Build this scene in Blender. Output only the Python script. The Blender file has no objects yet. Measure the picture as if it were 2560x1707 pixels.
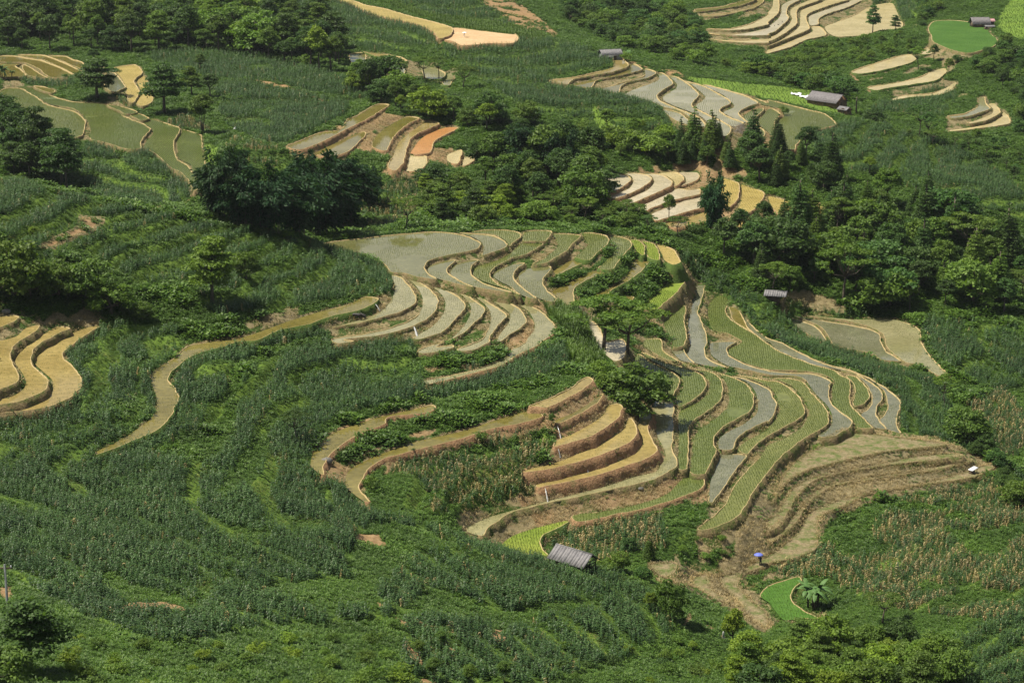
import bpy, math, random
import numpy as np
from mathutils import Vector, Matrix

sc = bpy.context.scene
R = math.radians

# ------------------------------------------------------------------ camera
CAM_Z, PITCH, LENS = 100.0, R(15.0), 70.0
cam_data = bpy.data.cameras.new("camera")
cam = bpy.data.objects.new("camera", cam_data)
sc.collection.objects.link(cam)
cam_data.lens, cam_data.sensor_width, cam_data.sensor_fit = LENS, 36.0, 'HORIZONTAL'
cam_data.clip_start, cam_data.clip_end = 1.0, 6000.0
cam.location = (0, 0, CAM_Z)
cam.rotation_euler = (R(90) - PITCH, 0, 0)
sc.camera = cam

# ------------------------------------------------------------------ light
SUN_EL, SUN_AZ = R(61), R(-80)      # azimuth measured from +Y (into the picture) towards +X
world = bpy.data.worlds.new("World")
sc.world = world
world.use_nodes = True
wn, wl = world.node_tree.nodes, world.node_tree.links
sky = wn.new("ShaderNodeTexSky")
sky.sky_type = 'NISHITA'
sky.sun_disc = False
sky.sun_elevation = SUN_EL
sky.sun_rotation = SUN_AZ
sky.air_density, sky.dust_density = 1.0, 1.2
# broken white cloud across the sky
tcw = wn.new("ShaderNodeTexCoord")
mpw = wn.new("ShaderNodeMapping")
mpw.inputs["Scale"].default_value = (1.0, 1.0, 2.6)
wl.new(tcw.outputs["Generated"], mpw.inputs[0])
cn = wn.new("ShaderNodeTexNoise")
cn.inputs["Scale"].default_value, cn.inputs["Detail"].default_value, cn.inputs["Roughness"].default_value = 3.2, 8, .6
wl.new(mpw.outputs[0], cn.inputs["Vector"])
cr = wn.new("ShaderNodeValToRGB")
cr.color_ramp.elements[0].position, cr.color_ramp.elements[1].position = .46, .62
wl.new(cn.outputs[0], cr.inputs[0])
cm = wn.new("ShaderNodeMix")
cm.data_type = 'RGBA'
wl.new(cr.outputs[0], cm.inputs[0])
wl.new(sky.outputs[0], cm.inputs[6])
cm.inputs[7].default_value = (8.0, 7.9, 8.0, 1)
wl.new(cm.outputs[2], wn["Background"].inputs[0])
wn["Background"].inputs[1].default_value = 0.05
sun_d = bpy.data.lights.new("sun", 'SUN')
sun_d.energy, sun_d.angle, sun_d.color = 5.5, R(0.5), (1.0, 0.925, 0.77)
sun = bpy.data.objects.new("sun", sun_d)
sc.collection.objects.link(sun)
sdir = Vector((math.sin(SUN_AZ) * math.cos(SUN_EL), math.cos(SUN_AZ) * math.cos(SUN_EL), math.sin(SUN_EL)))
sun.rotation_euler = sdir.to_track_quat('Z', 'Y').to_euler()
sun.location = sdir * 500
vs = sc.view_settings
vs.view_transform, vs.look, vs.exposure, vs.gamma, vs.use_curve_mapping = 'Standard', 'None', 0.54, 1.0, False
try:
    sc.cycles.max_bounces, sc.cycles.diffuse_bounces, sc.cycles.transmission_bounces = 5, 2, 3
    sc.cycles.use_denoising = True
    sc.cycles.denoiser = 'OPENIMAGEDENOISE'
    sc.cycles.denoising_input_passes = 'RGB_ALBEDO_NORMAL'
except Exception:
    pass

HAZE = .00003
# ------------------------------------------------------------------ survey helpers
# The lie of the land was surveyed from the photograph: a sighting (u, v in 2560x1707
# photo pixels) together with a level z gives a world point.
FPX = 2560 * LENS / 36.0
cP, sP = math.cos(PITCH), math.sin(PITCH)
ROW = [0, 427, 854, 1280]


def parse(s):
    """'21 12,40 13,44 22 5,6' -> photo pixels; a two-digit token picks a survey sheet, F the overview sheet"""
    out, t = [], None
    for tok in s.split():
        if ',' not in tok:
            t = tok
            continue
        a, b = (float(q) for q in tok.split(','))
        if t == 'F':
            out.append((a * 2560 / 2352, b * 2560 / 2352))
        else:
            out.append((int(t[0]) * 640 + a * 2.7234, ROW[int(t[1])] + b * 2.7234))
    return np.array(out)


def ray(u, v):
    x = (np.asarray(u, float) - 1280) / FPX
    y = -(np.asarray(v, float) - 853.5) / FPX
    return x, cP + y * sP, -sP + y * cP


def plane_pt(u, v, z):
    dx, dy, dz = ray(u, v)
    t = (z - CAM_Z) / dz
    return dx * t, dy * t


def proj(x, y, z):
    zz = z - CAM_Z
    f = y * cP - zz * sP
    w = y * sP + zz * cP
    return 1280 + x / f * FPX, 853.5 - w / f * FPX


def vnoise(x, y, s, seed):
    x = np.asarray(x, float) / s
    y = np.asarray(y, float) / s
    xi, yi = np.floor(x).astype(np.int64), np.floor(y).astype(np.int64)
    fx, fy = x - xi, y - yi
    fx, fy = fx * fx * (3 - 2 * fx), fy * fy * (3 - 2 * fy)

    def h(a, b):
        n = (a * 374761393 + b * 668265263 + seed * 974634777) & 0x7fffffff
        n = ((n ^ (n >> 13)) * 1274126177) & 0x7fffffff
        return ((n ^ (n >> 16)) & 0xffff) / 65535.0
    return (h(xi, yi) * (1 - fx) + h(xi + 1, yi) * fx) * (1 - fy) + (h(xi, yi + 1) * (1 - fx) + h(xi + 1, yi + 1) * fx) * fy


def fbm(x, y, s, seed):
    return (vnoise(x, y, s, seed) + .5 * vnoise(x, y, s / 2, seed + 1) + .25 * vnoise(x, y, s / 4, seed + 2)) / 1.75


def spline(p, n=4):
    """closed centripetal-ish Catmull-Rom through the traced points"""
    a, b, c, d = np.roll(p, 1, 0), p, np.roll(p, -1, 0), np.roll(p, -2, 0)
    out = []
    for k in range(n):
        t = k / n
        q = .5 * ((2 * b) + (c - a) * t + (2 * a - 5 * b + 4 * c - d) * t * t + (3 * b - a - 3 * c + d) * t ** 3)
        lin = b + (c - b) * t
        out.append(.75 * q + .25 * lin)
    return np.stack(out, 1).reshape(-1, 2)


# ------------------------------------------------------------------ object helpers
def new_mesh(name, verts, faces, mats=(), mat_idx=None, smooth=False):
    me = bpy.data.meshes.new(name)
    verts = np.asarray(verts, np.float32)
    me.vertices.add(len(verts))
    me.vertices.foreach_set("co", verts.ravel())
    if isinstance(faces, np.ndarray):
        nf, k = faces.shape
        loops = faces.astype(np.int32).ravel()
        starts = np.arange(0, nf * k, k, dtype=np.int32)
        tot = np.full(nf, k, np.int32)
    else:
        tot = np.array([len(f) for f in faces], np.int32)
        starts = np.concatenate([[0], np.cumsum(tot)[:-1]]).astype(np.int32) if len(tot) else np.zeros(0, np.int32)
        loops = np.array([i for f in faces for i in f], np.int32)
        nf = len(tot)
    me.loops.add(len(loops))
    me.loops.foreach_set("vertex_index", loops)
    me.polygons.add(nf)
    me.polygons.foreach_set("loop_start", starts)
    me.polygons.foreach_set("loop_total", tot)
    for m in mats:
        me.materials.append(m)
    if mat_idx is not None:
        me.polygons.foreach_set("material_index", np.asarray(mat_idx, np.int32))
    if smooth:
        me.polygons.foreach_set("use_smooth", np.ones(nf, bool))
    me.update(calc_edges=True)
    me.validate()
    return me


def link(name, data, parent=None):
    o = bpy.data.objects.new(name, data)
    sc.collection.objects.link(o)
    if parent is not None:
        o.parent = parent
    return o


def tag(o, label=None, cat=None, group=None, kind=None):
    if label: o['label'] = label
    if cat: o['category'] = cat
    if group: o['group'] = group
    if kind: o['kind'] = kind
    return o


def empty(name, loc, rz=0.0, s=1.0):
    o = link(name, None)
    o.empty_display_size = .3
    o.location, o.rotation_euler, o.scale = loc, (0, 0, rz), (s, s, s)
    return o


class MB:
    """collects boxes, tubes and sheets for ONE mesh"""
    def __init__(s):
        s.v, s.f = [], []

    def add(s, vs, fs):
        o = len(s.v)
        s.v += [tuple(p) for p in vs]
        s.f += [tuple(i + o for i in f) for f in fs]
        return s

    def box(s, c, d, rz=0, M=None):
        c, d = Vector(c), Vector(d) * .5
        pts = [Vector((x * d.x, y * d.y, z * d.z)) for x in (-1, 1) for y in (-1, 1) for z in (-1, 1)]
        rot = M if M else Matrix.Rotation(rz, 3, 'Z')
        return s.add([c + rot @ p for p in pts], [(0, 1, 3, 2), (4, 6, 7, 5), (0, 4, 5, 1), (2, 3, 7, 6), (0, 2, 6, 4), (1, 5, 7, 3)])

    def tube(s, pts, rad, n=6, cap=True):
        pts = [Vector(p) for p in pts]
        if not hasattr(rad, '__len__'):
            rad = [rad] * len(pts)
        vs, fs = [], []
        for i, p in enumerate(pts):
            d = (pts[min(i + 1, len(pts) - 1)] - pts[max(i - 1, 0)]).normalized()
            a = d.orthogonal().normalized() if abs(d.z) > .95 else d.cross(Vector((0, 0, 1))).normalized()
            b = d.cross(a)
            for k in range(n):
                t = 2 * math.pi * k / n
                vs.append(p + (a * math.cos(t) + b * math.sin(t)) * rad[i])
        for i in range(len(pts) - 1):
            for k in range(n):
                fs.append((i * n + k, i * n + (k + 1) % n, (i + 1) * n + (k + 1) % n, (i + 1) * n + k))
        if cap:
            fs.append(tuple(range(n))[::-1])
            fs.append(tuple((len(pts) - 1) * n + k for k in range(n)))
        return s.add(vs, fs)

    def sheet(s, quad, th):
        """a sheet of the given thickness on four corner points"""
        q = [Vector(p) for p in quad]
        nrm = (q[1] - q[0]).cross(q[3] - q[0]).normalized() * th
        return s.add(q + [p - nrm for p in q], [(0, 1, 2, 3), (7, 6, 5, 4), (0, 4, 5, 1), (1, 5, 6, 2), (2, 6, 7, 3), (3, 7, 4, 0)])

    def lathe(s, prof, n=12, c=(0, 0, 0), sx=1, sy=1):
        vs, fs = [], []
        for r_, z in prof:
            for k in range(n):
                t = 2 * math.pi * k / n
                vs.append((c[0] + r_ * math.cos(t) * sx, c[1] + r_ * math.sin(t) * sy, c[2] + z))
        for i in range(len(prof) - 1):
            for k in range(n):
                fs.append((i * n + k, i * n + (k + 1) % n, (i + 1) * n + (k + 1) % n, (i + 1) * n + k))
        fs.append(tuple(range(n))[::-1])
        fs.append(tuple((len(prof) - 1) * n + k for k in range(n)))
        return s.add(vs, fs)

    def build(s, name, mat, parent=None, smooth=False):
        return link(name, new_mesh(name, s.v, s.f, [mat], smooth=smooth), parent)


# ------------------------------------------------------------------ materials
def nodes(name):
    m = bpy.data.materials.new(name)
    m.use_nodes = True
    return m, m.node_tree.nodes, m.node_tree.links, m.node_tree.nodes["Principled BSDF"]


def noise_node(n, l, scale, detail=4, coord='world', rough=.6):
    t = n.new("ShaderNodeTexNoise")
    t.inputs["Scale"].default_value = scale
    t.inputs["Detail"].default_value = detail
    t.inputs["Roughness"].default_value = rough
    if coord == 'world':
        g = n.new("ShaderNodeNewGeometry")
        l.new(g.outputs["Position"], t.inputs["Vector"])
    else:
        g = n.new("ShaderNodeTexCoord")
        l.new(g.outputs["Object"], t.inputs["Vector"])
    return t


def ramp(n, l, src, stops):
    r_ = n.new("ShaderNodeValToRGB")
    el = r_.color_ramp.elements
    while len(el) < len(stops):
        el.new(.5)
    for e, (p, c) in zip(el, stops):
        e.position = p
        e.color = (*c, 1) if len(c) == 3 else c
    l.new(src, r_.inputs[0])
    return r_.outputs[0]


def mixc(n, l, f, a, b, mode='MIX'):
    m = n.new("ShaderNodeMix")
    m.data_type = 'RGBA'
    m.blend_type = mode
    for sock, val in ((m.inputs[0], f), (m.inputs[6], a), (m.inputs[7], b)):
        if hasattr(val, 'is_linked'):
            l.new(val, sock)
        else:
            sock.default_value = val if not isinstance(val, tuple) else ((*val, 1) if len(val) == 3 else val)
    return m.outputs[2]


def bump(n, l, p, h, strength, dist):
    b = n.new("ShaderNodeBump")
    b.inputs["Strength"].default_value = strength
    b.inputs["Distance"].default_value = dist
    l.new(h, b.inputs["Height"])
    l.new(b.outputs[0], p.inputs["Normal"])


def simple(name, c1, c2, scale=3, rough=.8, coord='obj', bmp=0.0, spec=.3):
    m, n, l, p = nodes(name)
    t = noise_node(n, l, scale, 5, coord)
    l.new(ramp(n, l, t.outputs[0], [(.3, c1), (.7, c2)]), p.inputs["Base Color"])
    p.inputs["Roughness"].default_value = rough
    p.inputs["Specular IOR Level"].default_value = spec
    if bmp:
        bump(n, l, p, t.outputs[0], .6, bmp)
    return m


def foliage(name, dark, light, scale=.9, rough=.55, trans=.25, spec=.3, tint=True):
    """leaf material: tone varies from leaf to leaf and from plant to plant (object colour)"""
    m, n, l, p = nodes(name)
    g = n.new("ShaderNodeNewGeometry")
    col = ramp(n, l, g.outputs["Random Per Island"], [(.0, dark), (1., light)])
    if tint:
        oi = n.new("ShaderNodeObjectInfo")
        col = mixc(n, l, 1.0, col, oi.outputs["Color"], 'MULTIPLY')
    else:
        t = noise_node(n, l, scale, 3)
        v = ramp(n, l, t.outputs[0], [(.3, (.62, .66, .66)), (.7, (1.3, 1.26, 1.08))])
        col = mixc(n, l, 1.0, col, v, 'MULTIPLY')
    l.new(col, p.inputs["Base Color"])
    p.inputs["Roughness"].default_value = rough
    p.inputs["Specular IOR Level"].default_value = spec
    tr = n.new("ShaderNodeBsdfTranslucent")
    bright = mixc(n, l, 1.0, col, (1.25, 1.3, .6), 'MULTIPLY')
    l.new(bright, tr.inputs[0])
    ms = n.new("ShaderNodeMixShader")
    ms.inputs[0].default_value = trans
    l.new(p.outputs[0], ms.inputs[1])
    l.new(tr.outputs[0], ms.inputs[2])
    l.new(ms.outputs[0], n["Material Output"].inputs[0])
    return m


MAT = {}
MAT['bark'] = simple('bark', (.05, .04, .03), (.13, .11, .085), 6, .9)
MAT['leaf'] = foliage('tree_leaves', (.050, .092, .020), (.135, .205, .045), trans=.36, spec=.2)
MAT['bamboo_leaf'] = foliage('bamboo_leaves', (.030, .068, .026), (.075, .130, .044), trans=.3, spec=.1)
MAT['corn_leaf'] = foliage('corn_leaves', (.020, .052, .017), (.068, .130, .044), trans=.22, rough=.46, spec=.22, tint=False, scale=.12)
MAT['dry_leaf'] = foliage('withered_corn_leaves', (.15, .12, .048), (.37, .30, .155), trans=.15, tint=False, scale=.12)
MAT['tassel'] = simple('tassel', (.09, .11, .04), (.17, .18, .07), 3)
MAT['scrub_leaf'] = foliage('scrub_leaves', (.030, .080, .009), (.090, .165, .020), tint=False, scale=.10)
MAT['reed_leaf'] = foliage('reed_leaves', (.05, .10, .02), (.13, .21, .05), tint=False, scale=.1)
MAT['rice_leaf'] = foliage('rice_blades', (.075, .118, .026), (.150, .200, .055), tint=False, scale=.07)
MAT['strawgrass'] = foliage('straw_blades', (.20, .15, .075), (.36, .29, .16), tint=False, scale=.2, trans=.1)
MAT['banana_leaf'] = simple('banana_leaf', (.045, .11, .025), (.10, .18, .055), 2, .6, spec=.2)
MAT['dark_wood'] = simple('dark_wood', (.05, .04, .03), (.14, .10, .07), 5, .9)
MAT['clay'] = simple('clay_wall', (.14, .085, .05), (.22, .14, .085), 2, .9)
MAT['grey_wall'] = simple('weathered_board', (.16, .17, .18), (.30, .31, .32), 4, .85)
MAT['pole'] = simple('weathered_pole', (.09, .105, .105), (.16, .175, .17), 3, .85)
MAT['concrete'] = simple('concrete', (.30, .31, .31), (.42, .43, .42), 3, .8)
MAT['white'] = simple('white_sheet', (.62, .63, .66), (.82, .83, .85), 2, .5)
MAT['rock'] = simple('grey_stone', (.085, .08, .072), (.20, .19, .17), 3, .9, bmp=.08)


def roof_mat(name, a, b, scale):
    m, n, l, p = nodes(name)
    tc = n.new("ShaderNodeTexCoord")
    w = n.new("ShaderNodeTexWave")
    w.inputs["Scale"].default_value = scale
    w.inputs["Distortion"].default_value = .4
    l.new(tc.outputs["Object"], w.inputs["Vector"])
    t = noise_node(n, l, 1.7, 6, 'obj')
    c = ramp(n, l, t.outputs[0], [(.3, a), (.7, b)])
    c2 = mixc(n, l, w.outputs[1], c, (.8, .8, .8), 'MULTIPLY')
    l.new(c2, p.inputs["Base Color"])
    p.inputs["Roughness"].default_value = .75
    return m


MAT['cement_roof'] = roof_mat('cement_roof', (.105, .105, .118), (.235, .225, .235), 3.2)
MAT['tile_roof'] = roof_mat('tile_roof', (.11, .105, .115), (.22, .205, .215), 2.2)
MAT['pink_roof'] = roof_mat('pink_roof', (.42, .22, .24), (.55, .32, .32), 2.2)


def water(name, mud, mud2, rough=.12, spec=.22):
    """shallow flooded mud: the mud shows through a glossy sheet of water with soft ripples"""
    m, n, l, p = nodes(name)
    t = noise_node(n, l, .09, 5)
    t2 = noise_node(n, l, 1.1, 3)
    c = ramp(n, l, t.outputs[0], [(.35, mud), (.65, mud2)])
    c = mixc(n, l, 1.0, c, ramp(n, l, t2.outputs[0], [(.3, (.74, .76, .74)), (.7, (1.16, 1.15, 1.12))]), 'MULTIPLY')
    l.new(c, p.inputs["Base Color"])
    p.inputs["Roughness"].default_value = rough
    p.inputs["IOR"].default_value = 1.33
    p.inputs["Specular IOR Level"].default_value = spec
    t3 = noise_node(n, l, 2.2, 2)
    bump(n, l, p, t3.outputs[0], .12, .012)
    return m


# mud tone 1, mud tone 2, seedlings per square metre, roughness
PK = {
    'blue':   ((.125, .125, .075), (.17, .17, .115), 4.0, .05),
    'grey':   ((.185, .175, .088), (.245, .23, .128), 3.2, .07),
    'olive':  ((.120, .102, .028), (.165, .142, .045), 1.4, .06),
    'mix':    ((.110, .110, .040), (.150, .150, .066), 4.0, .06),
    'gold':   ((.210, .160, .058), (.290, .228, .092), 1.0, .12),
    'pale':   ((.34, .28, .14), (.43, .36, .20), .8, .25),
    'white':  ((.34, .295, .20), (.44, .39, .285), 0.4, .2),
    'orange': ((.33, .155, .055), (.40, .21, .085), 0.4, .3),
    'green':  ((.090, .115, .030), (.125, .145, .048), 9.0, .25),
    'mid':    ((.11, .125, .035), (.155, .165, .055), 8.0, .2),
    'lime':   ((.125, .185, .025), (.185, .225, .040), 9.0, .8),
    'deep':   ((.042, .105, .014), (.062, .135, .022), 7.0, .7),
    'field':  ((.26, .20, .065), (.33, .26, .09), 3.0, .5),
    'soil':   ((.40, .27, .15), (.48, .34, .21), 0.0, .9),
    'dry':    ((.125, .095, .045), (.21, .165, .085), 0.0, .95),
}
for k_, (a_, b_, d_, r_) in PK.items():
    MAT['p_' + k_] = water('paddy_' + k_, a_, b_, r_, {'blue': .5, 'mix': .42, 'grey': .32}.get(k_, .22))


def bank_mat(name, s1, s2, g1, lo, hi):
    m, n, l, p = nodes(name)
    t = noise_node(n, l, .55, 6, rough=.7)
    t2 = noise_node(n, l, 2.6, 4)
    c = ramp(n, l, t2.outputs[0], [(.3, s1), (.7, s2)])
    f = ramp(n, l, t.outputs[0], [(lo, (0, 0, 0)), (hi, (1, 1, 1))])
    c = mixc(n, l, f, c, g1)
    l.new(c, p.inputs["Base Color"])
    p.inputs["Roughness"].default_value = .95
    p.inputs["Specular IOR Level"].default_value = .1
    bump(n, l, p, t2.outputs[0], .9, .25)
    return m


MAT['bank_soil'] = bank_mat('bank_soil', (.18, .108, .056), (.31, .20, .11), (.13, .115, .045), .50, .66)
MAT['bank_dry'] = bank_mat('bank_dry', (.115, .088, .046), (.215, .165, .086), (.078, .098, .028), .44, .62)
MAT['p_dry'] = bank_mat('fallow_straw', (.135, .108, .062), (.265, .218, .132), (.080, .112, .030), .42, .62)
MAT['bund_straw'] = bank_mat('bund_straw', (.12, .092, .048), (.24, .185, .10), (.09, .11, .03), .5, .66)
MAT['bank_green'] = bank_mat('bank_green', (.05, .085, .02), (.08, .12, .028), (.17, .105, .055), .58, .68)
MAT['bank_red'] = bank_mat('bank_red', (.165, .096, .050), (.285, .175, .10), (.12, .105, .045), .52, .66)
MAT['bund'] = simple('bund_clay', (.27, .205, .095), (.40, .32, .175), .8, .95, 'world', bmp=.05, spec=.1)

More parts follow.
